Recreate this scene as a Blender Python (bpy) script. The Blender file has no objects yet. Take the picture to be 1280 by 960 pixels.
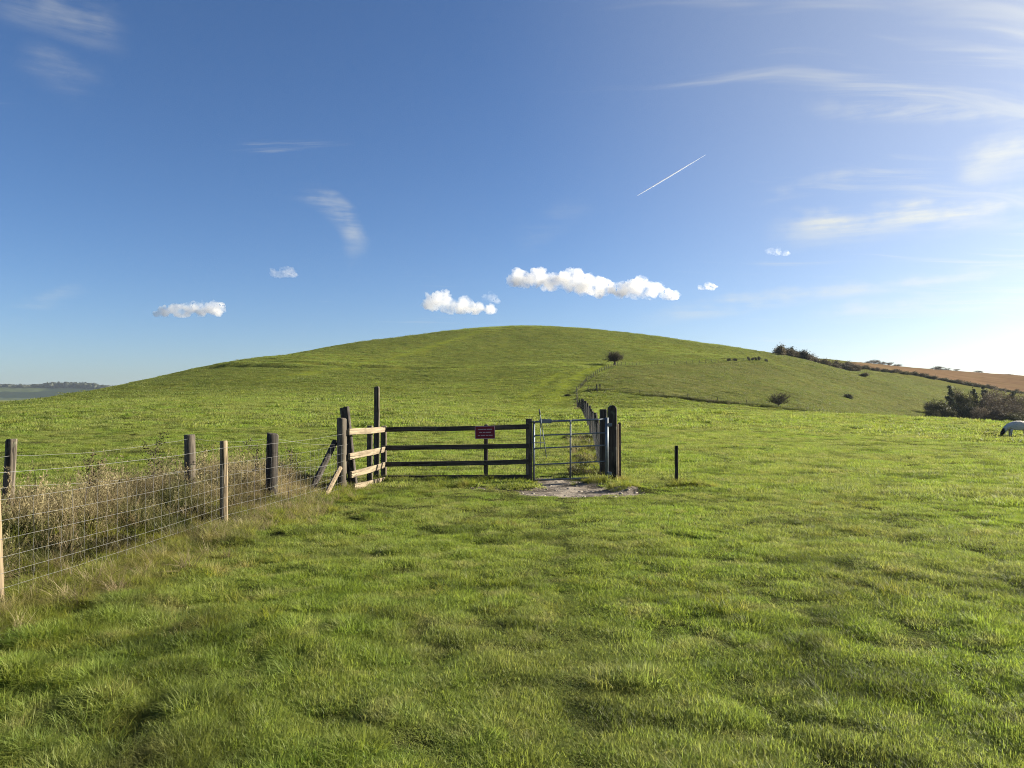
import bpy, bmesh, math, random
import numpy as np
from mathutils import Vector, Matrix, Quaternion

S = bpy.context.scene
COL = S.collection
R = math.radians
random.seed(11)
RNG = np.random.default_rng(11)

# ------------------------------------------------------------------ camera
F = 931.0                     # focal length in photo pixels (1280 wide)
PITCH = math.atan(17.0 / F)   # the level line lies at y = 497
CAM = Vector((0.0, 0.0, 1.62))
cam_d = bpy.data.cameras.new('camera')
cam_d.sensor_width = 36.0
cam_d.lens = 36.0 * F / 1280.0
cam_d.clip_start = 0.05
cam_d.clip_end = 120000.0
cam = bpy.data.objects.new('camera', cam_d)
COL.objects.link(cam)
cam.location = CAM
cam.rotation_euler = (math.pi / 2 + PITCH, 0, 0)
S.camera = cam

# ------------------------------------------------------------------ light
SUN_AZ = R(72)                # to the right of the view direction
SUN_EL = R(22)
SUN_DIR = Vector((math.sin(SUN_AZ) * math.cos(SUN_EL), math.cos(SUN_AZ) * math.cos(SUN_EL), math.sin(SUN_EL)))
sun_d = bpy.data.lights.new('sun', 'SUN')
sun_d.energy = 5.0
sun_d.angle = R(0.53)
sun_d.color = (1.0, 0.92, 0.78)
sun = bpy.data.objects.new('sun', sun_d)
COL.objects.link(sun)
sun.location = (60, 30, 40)
sun.rotation_euler = SUN_DIR.to_track_quat('Z', 'Y').to_euler()

W = bpy.data.worlds.new('World')
S.world = W
W.use_nodes = True
W.cycles.sampling_method = 'NONE'
SKY_STRENGTH = 0.05
EXPOSURE = 1.65

S.view_settings.view_transform = 'Standard'
S.view_settings.look = 'None'
S.view_settings.gamma = 1.0
S.view_settings.exposure = EXPOSURE
S.view_settings.use_curve_mapping = False
S.render.engine = 'CYCLES'
cy = S.cycles
cy.max_bounces = 8
cy.diffuse_bounces = 3
cy.glossy_bounces = 2
cy.transmission_bounces = 4
cy.transparent_max_bounces = 8
cy.volume_bounces = 8
cy.use_denoising = True
cy.filter_width = 1.0
try:
    cy.denoiser = 'OPENIMAGEDENOISE'
    cy.denoising_input_passes = 'RGB_ALBEDO_NORMAL'
    cy.denoising_prefilter = 'NONE'
except Exception:
    pass


class NT:
    """small helper for node trees"""
    def __init__(s, tree):
        s.t = tree
        s.n = tree.nodes
        s.l = tree.links

    def new(s, typ, **kw):
        nd = s.n.new(typ)
        for k, v in kw.items():
            setattr(nd, k, v)
        return nd

    def put(s, sock, v):
        if hasattr(v, 'node') and hasattr(v, 'is_output'):
            s.l.new(v, sock)
        else:
            sock.default_value = v

    def m(s, op, a, b=None, c=None, clamp=False):
        nd = s.new('ShaderNodeMath', operation=op)
        nd.use_clamp = clamp
        s.put(nd.inputs[0], a)
        if b is not None:
            s.put(nd.inputs[1], b)
        if c is not None:
            s.put(nd.inputs[2], c)
        return nd.outputs[0]

    def vm(s, op, a, b=None):
        nd = s.new('ShaderNodeVectorMath', operation=op)
        s.put(nd.inputs[0], a)
        if b is not None:
            s.put(nd.inputs[1], b)
        return nd.outputs['Value'] if op in ('DOT_PRODUCT', 'LENGTH', 'DISTANCE') else nd.outputs[0]

    def mix(s, f, a, b, blend='MIX'):
        nd = s.new('ShaderNodeMix', data_type='RGBA', blend_type=blend)
        s.put(nd.inputs[0], f)
        s.put(nd.inputs[6], a if hasattr(a, 'node') else (*a, 1.0))
        s.put(nd.inputs[7], b if hasattr(b, 'node') else (*b, 1.0))
        return nd.outputs[2]

    def noise(s, vec, scale, detail=4.0, rough=0.55, dist=0.0, dim='3D'):
        nd = s.new('ShaderNodeTexNoise', noise_dimensions=dim)
        if vec is not None:
            s.put(nd.inputs['Vector'], vec)
        nd.inputs['Scale'].default_value = scale
        nd.inputs['Detail'].default_value = detail
        nd.inputs['Roughness'].default_value = rough
        nd.inputs['Distortion'].default_value = dist
        return nd.outputs['Fac']

    def step(s, v, lo, hi):
        nd = s.new('ShaderNodeMapRange', interpolation_type='SMOOTHSTEP')
        s.put(nd.inputs['Value'], v)
        nd.inputs['From Min'].default_value = lo
        nd.inputs['From Max'].default_value = hi
        return nd.outputs[0]

    def mapping(s, vec, scale=(1, 1, 1), rot=(0, 0, 0), loc=(0, 0, 0)):
        nd = s.new('ShaderNodeMapping')
        s.put(nd.inputs['Vector'], vec)
        nd.inputs['Scale'].default_value = scale
        nd.inputs['Rotation'].default_value = rot
        nd.inputs['Location'].default_value = loc
        return nd.outputs[0]


def ray(px, py):
    """world direction of a photo pixel, scaled to y = 1"""
    cx, cyy = (px - 640) / F, (480 - py) / F
    c, s_ = math.cos(PITCH), math.sin(PITCH)
    yy, zz = c - cyy * s_, s_ + cyy * c
    return Vector((cx / yy, 1.0, zz / yy))


def P(px, py, d):
    r = ray(px, py)
    return Vector((r.x * d, d, CAM.z + r.z * d))


# ------------------------------------------------------------------ sky
def build_sky():
    t = NT(W.node_tree)
    for n in list(t.n):
        t.n.remove(n)
    out = t.new('ShaderNodeOutputWorld')
    bg = t.new('ShaderNodeBackground')
    bg.inputs['Strength'].default_value = SKY_STRENGTH
    sky = t.new('ShaderNodeTexSky', sky_type='NISHITA')
    sky.sun_disc = False
    sky.sun_elevation = SUN_EL
    sky.sun_rotation = SUN_AZ
    sky.altitude = 0
    sky.air_density = 0.7
    sky.dust_density = 1.0
    sky.ozone_density = 3.0
    tc = t.new('ShaderNodeTexCoord')
    d = t.vm('NORMALIZE', tc.outputs['Generated'])
    sep = t.new('ShaderNodeSeparateXYZ')
    t.l.new(d, sep.inputs[0])
    dx, dy, dz = sep.outputs
    # a flat cloud layer: direction projected on a plane high above the land
    inv = t.m('DIVIDE', 1.0, t.m('ADD', t.m('MAXIMUM', dz, 0.0), 0.06))
    comb = t.new('ShaderNodeCombineXYZ')
    t.l.new(t.m('MULTIPLY', dx, inv), comb.inputs[0])
    t.l.new(t.m('MULTIPLY', dy, inv), comb.inputs[1])
    pl = comb.outputs[0]
    warp = t.new('ShaderNodeTexNoise', noise_dimensions='2D')
    t.l.new(pl, warp.inputs['Vector'])
    warp.inputs['Scale'].default_value = 0.8
    warp.inputs['Detail'].default_value = 2
    pw = t.vm('ADD', pl, t.vm('MULTIPLY', warp.outputs['Color'], (0.55, 0.55, 0.0)))
    # long thin ice streaks
    s1 = t.noise(t.mapping(pw, (0.55, 4.2, 1), (0, 0, R(-28))), 1.1, 4, 0.62, 0.0, '2D')
    big = t.noise(pl, 0.42, 1, 0.5, 0.0, '2D')
    # there is more of it towards the sun
    sd = t.vm('DOT_PRODUCT', d, tuple(SUN_DIR))
    near_sun = t.step(sd, 0.25, 0.90)
    cover = t.m('ADD', t.m('SUBTRACT', t.m('MULTIPLY', near_sun, 0.24), 0.10), t.m('MULTIPLY', t.m('SUBTRACT', big, 0.5), 0.35))
    al = t.m('MULTIPLY', t.step(t.m('ADD', s1, cover), 0.60, 0.92), 0.40)
    # single wisps that can be seen one by one
    fine = t.noise(t.mapping(d, (9, 9, 90), (0, R(8), 0), (3, 1, 2)), 1.0, 4, 0.6)
    soft = t.noise(t.mapping(d, (10, 10, 18)), 1.0, 4, 0.6)

    def wisp(pa, pb, width, strength, bend=0.0):
        a, b = ray(*pa).normalized(), ray(*pb).normalized()
        ax = (b - a)
        L = ax.length
        ax.normalize()
        nrm = a.cross(b).normalized()
        u = t.m('DIVIDE', t.vm('DOT_PRODUCT', t.vm('SUBTRACT', d, tuple(a)), tuple(ax)), L)
        v = t.vm('DOT_PRODUCT', d, tuple(nrm))
        v = t.m('ADD', v, t.m('MULTIPLY', t.m('MULTIPLY', u, t.m('SUBTRACT', 1.0, u)), bend))
        v = t.m('ADD', v, t.m('MULTIPLY', t.m('SUBTRACT', soft, 0.5), width * 1.6))
        mv = t.m('SUBTRACT', 1.0, t.step(t.m('ABSOLUTE', v), width * 0.1, width))
        mu = t.m('MULTIPLY', t.step(u, -0.05, 0.25), t.m('SUBTRACT', 1.0, t.step(u, 0.7, 1.08)))
        front = t.m('GREATER_THAN', t.vm('DOT_PRODUCT', d, tuple(a)), 0.5)
        tex = t.step(t.m('ADD', t.m('MULTIPLY', fine, 0.4), t.m('MULTIPLY', soft, 0.6)), 0.38, 0.70)
        r = t.m('MULTIPLY', t.m('MULTIPLY', mv, mu), t.m('MULTIPLY', tex, strength))
        return t.m('MULTIPLY', r, front)

    for w in [((366, 234), (446, 327), 0.022, 0.50, 0.10),
              ((-20, -10), (160, 50), 0.034, 0.24, 0.0), ((20, 60), (130, 125), 0.030, 0.15, 0.0),
              ((10, 392), (110, 358), 0.013, 0.24, 0.0), ((1010, 134), (1330, 146), 0.017, 0.55, 0.0),
              ((940, 248), (1100, 212), 0.014, 0.45, 0.0), ((1190, 225), (1340, 165), 0.04, 0.60, 0.0),
              ((960, 294), (1340, 258), 0.032, 0.85, 0.02),
              ((800, 402), (1340, 335), 0.016, 0.60, 0.03), ((1000, 392), (1360, 372), 0.018, 0.50, 0.0), ((640, 305), (740, 250), 0.03, 0.10, 0.0)]:
        al = t.m('MAXIMUM', al, wisp(*w))
    # a thin even veil that whitens the sky around the sun
    veil = t.m('MULTIPLY', t.step(sd, 0.35, 0.95), 0.26)
    al = t.m('SUBTRACT', 1.0, t.m('MULTIPLY', t.m('SUBTRACT', 1.0, al), t.m('SUBTRACT', 1.0, veil)))
    up = t.step(dz, 0.0, 0.05)
    al = t.m('MULTIPLY', al, up)
    # ice cloud: white, brighter towards the sun because it scatters forwards
    fwd = t.m('POWER', t.m('MAXIMUM', sd, 0.0), 6.0)
    br = t.m('ADD', 5.6, t.m('MULTIPLY', fwd, 5.0))
    cc = t.new('ShaderNodeCombineXYZ')
    t.l.new(br, cc.inputs[0]); t.l.new(t.m('MULTIPLY', br, 0.98), cc.inputs[1]); t.l.new(t.m('MULTIPLY', br, 0.82), cc.inputs[2])
    nd = t.new('ShaderNodeMix', data_type='RGBA')
    sat = t.new('ShaderNodeHueSaturation')
    sat.inputs['Saturation'].default_value = 1.14
    sat.inputs['Hue'].default_value = 0.504
    t.l.new(sky.outputs[0], sat.inputs['Color'])
    t.l.new(al, nd.inputs[0]); t.l.new(sat.outputs[0], nd.inputs[6]); t.l.new(cc.outputs[0], nd.inputs[7])
    t.l.new(nd.outputs[2], bg.inputs['Color'])
    t.l.new(bg.outputs[0], out.inputs[0])


build_sky()


# ------------------------------------------------------------------ noise
def _hash(ix, iy, seed):
    h = (ix.astype(np.int64) * 374761393 + iy.astype(np.int64) * 668265263 + seed * 974634777) & 0x7fffffff
    h = ((h ^ (h >> 13)) * 1274126177) & 0x7fffffff
    return ((h ^ (h >> 16)) & 0xffff) / 65535.0


def vnoise(x, y, seed=0):
    ix, iy = np.floor(x), np.floor(y)
    fx, fy = x - ix, y - iy
    u, v = fx * fx * fx * (fx * (fx * 6 - 15) + 10), fy * fy * fy * (fy * (fy * 6 - 15) + 10)
    a, b = _hash(ix, iy, seed), _hash(ix + 1, iy, seed)
    c, d = _hash(ix, iy + 1, seed), _hash(ix + 1, iy + 1, seed)
    return (a * (1 - u) + b * u) * (1 - v) + (c * (1 - u) + d * u) * v - 0.5


def fbm(x, y, scale, octv=4, seed=0, gain=0.5):
    r = np.zeros_like(x, dtype=float)
    a, f = 1.0, scale
    for o in range(octv):
        ca, sa = math.cos(o * 0.7 + 0.3), math.sin(o * 0.7 + 0.3)
        r += a * vnoise((x * ca - y * sa) * f + 17.3 * o, (x * sa + y * ca) * f + 5.1 * o, seed + o)
        a *= gain
        f *= 2.03
    return r


def sstep(v, lo, hi):
    t = np.clip((v - lo) / (hi - lo), 0, 1)
    return t * t * (3 - 2 * t)


# ------------------------------------------------------------------ the shape of the land
CTRL = []
def cp(px, py, d):
    p = P(px, py, d)
    CTRL.append((p.x, p.y, p.z))
def cw(x, y, z):
    CTRL.append((x, y, z))

for x in (-30, -18, -9, 0, 9, 18, 30):
    for y in (-14, 0, 10, 20):
        cw(x, y, -0.13 * (y == 20) * (abs(x) < 20) - 0.012 * max(0, x - 6) - 0.10 * (x > 15) + 0.004 * max(0, y - 10))
for x in (-4, -1.5, 1, 4):
    cw(x, 15.5, -0.13); cw(x, 13, -0.07)
for x, y, z in [(0, 40, .15), (-15, 40, .25), (-35, 45, .3), (12, 40, .0), (26, 39, -.42), (45, 45, -.9), (0, 80, .45), (8, 80, .4), (-25, 80, 1.2),
                (20, 85, .1), (40, 85, -.6), (-60, 20, 0.0), (60, 20, -1.2), (-70, -10, -.8), (70, -10, -1.0), (0, -60, -.5), (-80, -60, -2), (80, -60, -2)]:
    cw(x, y, z)
# left rim of the field, the land falls away behind
cp(0, 510, 85); cp(-150, 530, 75); cp(60, 502.5, 108); cp(100, 495.5, 123); cp(150, 485, 150); cp(200, 474, 178)
cp(250, 463, 205); cp(330, 446.5, 245); cp(450, 427, 315); cp(550, 414.5, 368); cp(620, 409.5, 395)
cp(690, 410, 402); cp(760, 415, 402); cp(820, 421.5, 396); cp(880, 430, 386); cp(930, 437, 378); cp(975, 444, 372)
for x, y, z in [(-120, 140, -4.5), (-150, 190, -6), (-160, 260, -4), (-150, 330, 3), (-110, 400, 17), (-60, 450, 28), (-10, 480, 33), (40, 480, 32),
                (-120, 80, -4), (-150, 20, -6), (-260, 300, -9), (-260, 450, -5), (-120, 550, 8), (0, 600, 20), (100, 600, 16), (110, 470, 24),
                (-300, 100, -9), (-300, 650, -8), (-200, -100, -8), (200, -100, -6), (0, -200, -6), (-100, 700, -2), (100, 720, 4)]:
    cw(x, y, z)
# the face of the hill
cp(640, 489, 148); cp(640, 471, 185); cp(640, 452, 235); cp(640, 428, 310)
cp(500, 488, 140); cp(480, 468, 190); cp(470, 447, 250); cp(350, 490, 118); cp(330, 470, 170); cp(200, 497, 105); cp(220, 484, 145)
cp(80, 508, 70)
cp(722, 490, 150); cp(735, 476.5, 180); cp(752, 466, 200); cp(772, 458, 222); cp(800, 456.5, 238); cp(850, 455, 252); cp(905, 453, 264); cp(960, 452.5, 276)
cp(760, 438, 290); cp(850, 441, 300); cp(940, 446, 320)
# the cross fence and the slope beyond it
cp(748, 488, 150); cp(800, 495, 150); cp(860, 501, 151); cp(970, 512.5, 154); cp(1077, 525, 160)
cp(820, 480, 182); cp(880, 470, 215); cp(960, 478, 222); cp(1000, 490, 212); cp(930, 495, 182); cp(1000, 468, 290)
cp(1062, 499, 245); cp(1060, 478, 300); cp(1150, 500, 290); cp(1110, 525, 205); cp(1165, 533, 235); cp(1220, 538, 240); cp(1280, 540, 250); cp(1380, 545, 255)
cp(1280, 505, 350); cp(1380, 510, 360); cp(1180, 490, 350)
# the rim of the near field on the right
cp(1150, 535, 105); cp(1215, 533.5, 92); cp(1280, 535, 82); cp(1400, 540, 74)
cp(1020, 532, 110); cp(900, 524, 95)
# the long bank with the bare field
cp(1010, 458, 392); cp(1075, 461, 405); cp(1180, 476, 425); cp(1280, 492.5, 440); cp(1420, 500, 450)
cp(1020, 447.5, 470); cp(1065, 452, 490); cp(1170, 463, 510); cp(1280, 470.5, 530); cp(1420, 478, 540)
for px, y, z in [(1065, 640, 15), (1280, 700, 8), (1420, 700, 4), (1500, 420, 2), (1500, 250, -9), (1500, 130, -6)]:
    cw((px - 640) / F * y, y, z)

CT = np.array(CTRL)
_sc = 100.0
def _tps_fit():  # thin plate through the surveyed points
    q = CT[:, :2] / _sc
    n = len(q)
    d2 = ((q[:, None] - q[None]) ** 2).sum(-1)
    K = 0.5 * d2 * np.log(d2 + 1e-12)
    A = np.zeros((n + 3, n + 3))
    A[:n, :n] = K + np.eye(n) * 2e-4
    Pm = np.c_[np.ones(n), q]
    A[:n, n:] = Pm
    A[n:, :n] = Pm.T
    b = np.r_[CT[:, 2], 0, 0, 0]
    return q, np.linalg.solve(A, b)
TQ, TW = _tps_fit()


def macro(x, y):
    x, y = np.asarray(x, float), np.asarray(y, float)
    sh = x.shape
    x, y = x.ravel(), y.ravel()
    xs, ys = np.clip(x, -520, 620) / _sc, np.clip(y, -260, 760) / _sc
    z = TW[-3] + TW[-2] * xs + TW[-1] * ys
    for i in range(len(TQ)):
        d2 = (xs - TQ[i, 0]) ** 2 + (ys - TQ[i, 1]) ** 2
        z = z + TW[i] * 0.5 * d2 * np.log(d2 + 1e-12)
    w = np.maximum(sstep(np.abs(x - 50), 330, 520), np.maximum(sstep(y, 600, 760), sstep(-y, 90, 240)))
    z = z * (1 - w) + (-9.0) * w
    return z.reshape(sh)


# mounds of turf worn round the gateway: x, y, radius x, radius y, height
_g = lambda px, py, d: (P(px, py, d).x, d)
MOUNDS = [(*_g(783, 612, 13.6), .42, .26, .13), (*_g(742, 601, 15.0), .45, .2, .10), (*_g(866, 606, 14.2), .4, .25, .09),
          (*_g(590, 612, 14.2), 1.2, .3, .03)]


def verge(x, y):
    """0..1 : how far a point lies in the rough strip along the wire fences"""
    c = -3.95 + 0.055 * (y - 5) + 0.0035 * (y - 9) ** 2 * (y > 9) + 0.30 * fbm(x, y, 0.5, 2, 61)
    s = sstep(c - x, -0.1, 0.45) * (1 - sstep(c - x, 1.75, 2.3))
    return s * (1 - sstep(y, 13.6, 14.6)) * sstep(y, -10, -6)


def micro(x, y):
    x, y = np.asarray(x, float), np.asarray(y, float)
    near = 1 - sstep(np.hypot(x, y), 45, 130)
    left = 1 - sstep(x + 0.10 * y, -3.0, 2.5)
    amp = 0.55 + 0.75 * left
    lump = fbm(x, y * 1.1, 2.8, 2, 3, 0.6)
    tuss = np.maximum(fbm(x, y, 1.5, 2, 9) - 0.08, 0)
    z = near * amp * (0.048 * lump + 0.05 * tuss * left + 0.03 * tuss)
    z = z + near * 0.08 * fbm(x, y, 0.22, 2, 21)
    z = z + (1 - near) * (0.28 * fbm(x, y, 0.16, 3, 33) + 0.8 * fbm(x, y, 0.02, 2, 44)) * (np.hypot(x, y) < 900)
    for mx, my, rx, ry, h in MOUNDS:
        z = z + h * np.exp(-((x - mx) / rx) ** 2 - ((y - my) / ry) ** 2)
    z = z + 0.10 * verge(x, y)
    # trodden, sunk earth in the gateway
    z = z - 0.05 * dirt(x, y)
    # an old bank that curls round the shoulder of the hill
    u = np.clip((x + 90.0) / 26.0, 0, 1)
    s = y - (222 - 16 * u)
    on = sstep(x, -93, -86) * (1 - sstep(x, -66, -52))
    z = z - on * 1.5 * np.exp(-((s + 2.5) / 3.2) ** 2) + on * 0.5 * np.exp(-((s - 4) / 4.0) ** 2)
    s2 = y - (224 - 6 * (x + 90) / 40)
    on2 = sstep(x, -76, -66) * (1 - sstep(x, -30, -10))
    z = z - on2 * 0.7 * np.exp(-((s2 + 2) / 2.6) ** 2) + on2 * 0.3 * np.exp(-((s2 - 2) / 3.0) ** 2)
    z = z - 0.06 * np.exp(-((x + 2.75) / .5) ** 2 - ((y - 14.9) / .8) ** 2)
    return z


def dirt(x, y, hi=1.30):
    """0..1 : bare trodden earth at the gate"""
    x, y = np.asarray(x, float), np.asarray(y, float)
    n = 0.75 * fbm(x, y, 1.1, 4, 77, 0.65)
    e1 = ((x - 1.05) / 1.15) ** 2 + ((y - 13.5) / 0.85) ** 2
    e2 = ((x - 1.0) / 0.70) ** 2 + ((y - 15.0) / 1.3) ** 2
    e3 = ((x + 0.05) / 0.8) ** 2 + ((y - 13.9) / 0.28) ** 2
    e4 = ((x - 2.7) / 0.95) ** 2 + ((y - 14.0) / 0.30) ** 2
    e = np.minimum(np.minimum(e1, e2), np.minimum(e3, e4))
    return 1 - sstep(e + 1.5 * n, 0.70, hi)


def H(x, y):
    return macro(x, y) + micro(x, y)


def hz(x, y):
    return float(H(np.array([x]), np.array([y]))[0])


# ------------------------------------------------------------------ materials
def material(name):
    m = bpy.data.materials.new(name)
    m.use_nodes = True
    t = NT(m.node_tree)
    for n in list(t.n):
        t.n.remove(n)
    out = t.new('ShaderNodeOutputMaterial')
    return m, t, out


def principled(t, out, col, rough=0.8, spec=0.3, bump=None, bstr=0.3, bdist=0.01, metal=0.0):
    b = t.new('ShaderNodeBsdfPrincipled')
    t.put(b.inputs['Base Color'], col if hasattr(col, 'node') else (*col, 1))
    t.put(b.inputs['Roughness'], rough)
    b.inputs['Specular IOR Level'].default_value = spec
    b.inputs['Metallic'].default_value = metal
    if bump is not None:
        bn = t.new('ShaderNodeBump')
        bn.inputs['Strength'].default_value = bstr
        bn.inputs['Distance'].default_value = bdist
        t.l.new(bump, bn.inputs['Height'])
        t.l.new(bn.outputs[0], b.inputs['Normal'])
    if out is not None:
        t.l.new(b.outputs[0], out.inputs['Surface'])
    return b


def grass_colour(t, fresh, olive, straw, k_straw=0.5, rnd=0.35):
    geo = t.new('ShaderNodeNewGeometry')
    pos = geo.outputs['Position']
    oi = t.new('ShaderNodeObjectInfo')
    n1 = t.noise(pos, 0.35, 4, 0.6)
    n2 = t.noise(pos, 0.02, 3, 0.55)
    n3 = t.noise(pos, 2.6, 3, 0.6)
    c = t.mix(t.step(n1, 0.35, 0.65), fresh, olive)
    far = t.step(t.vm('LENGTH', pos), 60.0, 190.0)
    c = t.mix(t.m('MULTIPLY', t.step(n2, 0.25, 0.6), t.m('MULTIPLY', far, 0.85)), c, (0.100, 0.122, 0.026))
    c = t.mix(t.m('MULTIPLY', t.step(n3, 0.50, 0.72), k_straw), c, straw)
    n4 = t.noise(pos, 0.75, 3, 0.65)
    c = t.mix(t.m('MULTIPLY', t.step(n4, 0.52, 0.62), 0.62), c, (0.055, 0.072, 0.014))
    r = t.m('ADD', 1.0 - rnd / 2, t.m('MULTIPLY', oi.outputs['Random'], rnd))
    hsv = t.new('ShaderNodeHueSaturation')
    t.l.new(c, hsv.inputs['Color'])
    t.l.new(r, hsv.inputs['Value'])
    t.l.new(t.m('ADD', 0.485, t.m('MULTIPLY', t.m('FRACT', t.m('MULTIPLY', oi.outputs['Random'], 17.3)), 0.03)), hsv.inputs['Hue'])
    return hsv.outputs[0]


def blade_material(name, fresh, olive, straw, k_straw=0.5, trans=0.5, rnd=0.35):
    m, t, out = material(name)
    c = grass_colour(t, fresh, olive, straw, k_straw, rnd)
    b = principled(t, None, c, 0.55, 0.22)
    tr = t.new('ShaderNodeBsdfTranslucent')
    h = t.new('ShaderNodeHueSaturation')
    t.l.new(c, h.inputs['Color'])
    h.inputs['Saturation'].default_value = 1.08
    h.inputs['Value'].default_value = 1.45
    t.l.new(h.outputs[0], tr.inputs['Color'])
    mx = t.new('ShaderNodeMixShader')
    mx.inputs[0].default_value = trans
    t.l.new(b.outputs[0], mx.inputs[1])
    t.l.new(tr.outputs[0], mx.inputs[2])
    t.l.new(mx.outputs[0], out.inputs['Surface'])
    return m


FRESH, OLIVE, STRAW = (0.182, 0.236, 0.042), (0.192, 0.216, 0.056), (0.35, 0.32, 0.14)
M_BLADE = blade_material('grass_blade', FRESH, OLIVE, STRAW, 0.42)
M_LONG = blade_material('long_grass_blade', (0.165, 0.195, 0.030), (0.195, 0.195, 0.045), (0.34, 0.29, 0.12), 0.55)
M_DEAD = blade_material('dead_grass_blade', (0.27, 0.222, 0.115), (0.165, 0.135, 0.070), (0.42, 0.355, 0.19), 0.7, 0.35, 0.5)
M_BRAMBLE_SHADE = blade_material('bramble_and_shade_leaf', (0.035, 0.045, 0.014), (0.05, 0.045, 0.02), (0.09, 0.06, 0.03), 0.4, 0.25, 0.5)  # dark bramble tone, also standing in for shaded hollows in the rough growth


def ground_material():
    m, t, out = material('turf')
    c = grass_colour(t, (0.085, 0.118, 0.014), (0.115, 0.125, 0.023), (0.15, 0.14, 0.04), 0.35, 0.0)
    geo = t.new('ShaderNodeNewGeometry')
    pos = geo.outputs['Position']
    sp = t.new('ShaderNodeSeparateXYZ')
    t.l.new(pos, sp.inputs[0])
    n = t.noise(pos, 1.2, 6, 0.65)
    c = t.mix(t.m('MULTIPLY', t.step(n, 0.52, 0.70), 0.55), c, (0.035, 0.042, 0.012))
    n2 = t.noise(pos, 0.25, 5, 0.7)
    c = t.mix(t.m('MULTIPLY', t.step(n2, 0.5, 0.75), 0.4), c, (0.13, 0.12, 0.045))
    thatch_shade = t.mix(n, (0.024, 0.030, 0.010), (0.068, 0.072, 0.026))  # dark soil and thatch, deepened to imitate shadowed hollows between tufts
    c = t.mix(t.m('MULTIPLY', t.m('SUBTRACT', 1.0, t.step(t.vm('LENGTH', pos), 25.0, 110.0)), 0.9), c, thatch_shade)
    at = t.new('ShaderNodeAttribute', attribute_name='slope')
    c = t.mix(t.m('MULTIPLY', at.outputs['Fac'], 0.7), c, t.mix(n2, (0.080, 0.088, 0.024), (0.125, 0.112, 0.045)))
    at = t.new('ShaderNodeAttribute', attribute_name='track')
    c = t.mix(t.m('MULTIPLY', at.outputs['Fac'], 0.85), c, (0.155, 0.185, 0.022))
    principled(t, out, c, 1.0, 0.0, t.noise(pos, 0.9, 8, 0.7), 0.9, 0.35)
    return m


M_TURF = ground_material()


def soil_material():
    m, t, out = material('trodden_chalky_earth')
    geo = t.new('ShaderNodeNewGeometry')
    pos = geo.outputs['Position']
    n = t.noise(pos, 2.2, 6, 0.6)
    n2 = t.noise(pos, 14, 4, 0.6)
    c = t.mix(t.step(n, 0.35, 0.66), (0.050, 0.039, 0.028), (0.26, 0.22, 0.17))
    c = t.mix(t.m('MULTIPLY', t.step(n2, 0.55, 0.7), 0.6), c, (0.42, 0.38, 0.32))
    hgt = t.m('ADD', t.noise(pos, 6, 6, 0.6), t.m('MULTIPLY', n2, 0.5))
    principled(t, out, c, 0.92, 0.15, hgt, 0.9, 0.05)
    return m


M_SOIL = soil_material()


def plough_material():
    m, t, out = material('bare_stubble_earth')
    geo = t.new('ShaderNodeNewGeometry')
    pos = geo.outputs['Position']
    n = t.noise(t.mapping(pos, (0.02, 0.3, 0.3), (0, 0, R(10))), 1, 5, 0.6)
    n2 = t.noise(pos, 0.03, 3, 0.5)
    c = t.mix(t.step(n, 0.3, 0.7), (0.120, 0.076, 0.042), (0.175, 0.115, 0.066))
    c = t.mix(t.m('MULTIPLY', t.step(n2, 0.5, 0.7), 0.4), c, (0.15, 0.125, 0.05))
    principled(t, out, c, 1.0, 0.0, t.noise(pos, 0.6, 4, 0.6), 0.6, 0.2)
    return m


def wood_material(name, dark, pale, along=2, lichen=0.25):
    m, t, out = material(name)
    tc = t.new('ShaderNodeTexCoord')
    oi = t.new('ShaderNodeObjectInfo')
    sc = [26.0, 26.0, 26.0]
    sc[along] = 1.3
    off = t.vm('MULTIPLY', t.vm('ADD', (1, 1, 1), (0, 0, 0)), (1, 1, 1))
    v = t.vm('ADD', t.mapping(tc.outputs['Object'], tuple(sc)), t.vm('MULTIPLY', oi.outputs['Location'], (3.1, 1.7, 2.3)))
    g = t.noise(v, 1.0, 6, 0.65, 0.6)
    c = t.mix(t.step(g, 0.3, 0.7), dark, pale)
    crack = t.step(t.noise(v, 0.6, 3, 0.5, 1.2), 0.58, 0.64)
    c = t.mix(t.m('MULTIPLY', crack, 0.75), c, tuple(0.25 * a for a in dark))
    lv = t.vm('ADD', tc.outputs['Object'], oi.outputs['Location'])
    li = t.step(t.noise(lv, 9, 5, 0.6), 0.56, 0.70)
    c = t.mix(t.m('MULTIPLY', li, lichen), c, (0.26, 0.28, 0.17))
    c = t.mix(t.m('MULTIPLY', t.step(t.noise(lv, 2.2, 4, 0.6), 0.5, 0.7), 0.45), c, tuple(0.55 * a for a in dark))
    principled(t, out, c, 0.85, 0.2, t.m('SUBTRACT', g, t.m('MULTIPLY', crack, 0.8)), 0.7, 0.006)
    return m


M_WOOD_V = wood_material('weathered_post_wood', (0.050, 0.041, 0.031), (0.150, 0.125, 0.092), 2)
M_WOOD_H = wood_material('weathered_rail_wood', (0.040, 0.033, 0.026), (0.105, 0.088, 0.068), 0)
M_WOOD_SUNLIT = wood_material('sunlit_board', (0.125, 0.098, 0.062), (0.29, 0.235, 0.155), 0, 0.2)  # lighter copy of the rail wood; sunlight on the boards put into its colour
M_WOOD_OLD = wood_material('old_black_wood', (0.024, 0.020, 0.017), (0.085, 0.072, 0.058), 2, 0.2)
M_WOOD_TAN = wood_material('newer_tan_post_wood', (0.12, 0.09, 0.055), (0.29, 0.225, 0.14), 2, 0.1)


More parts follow.
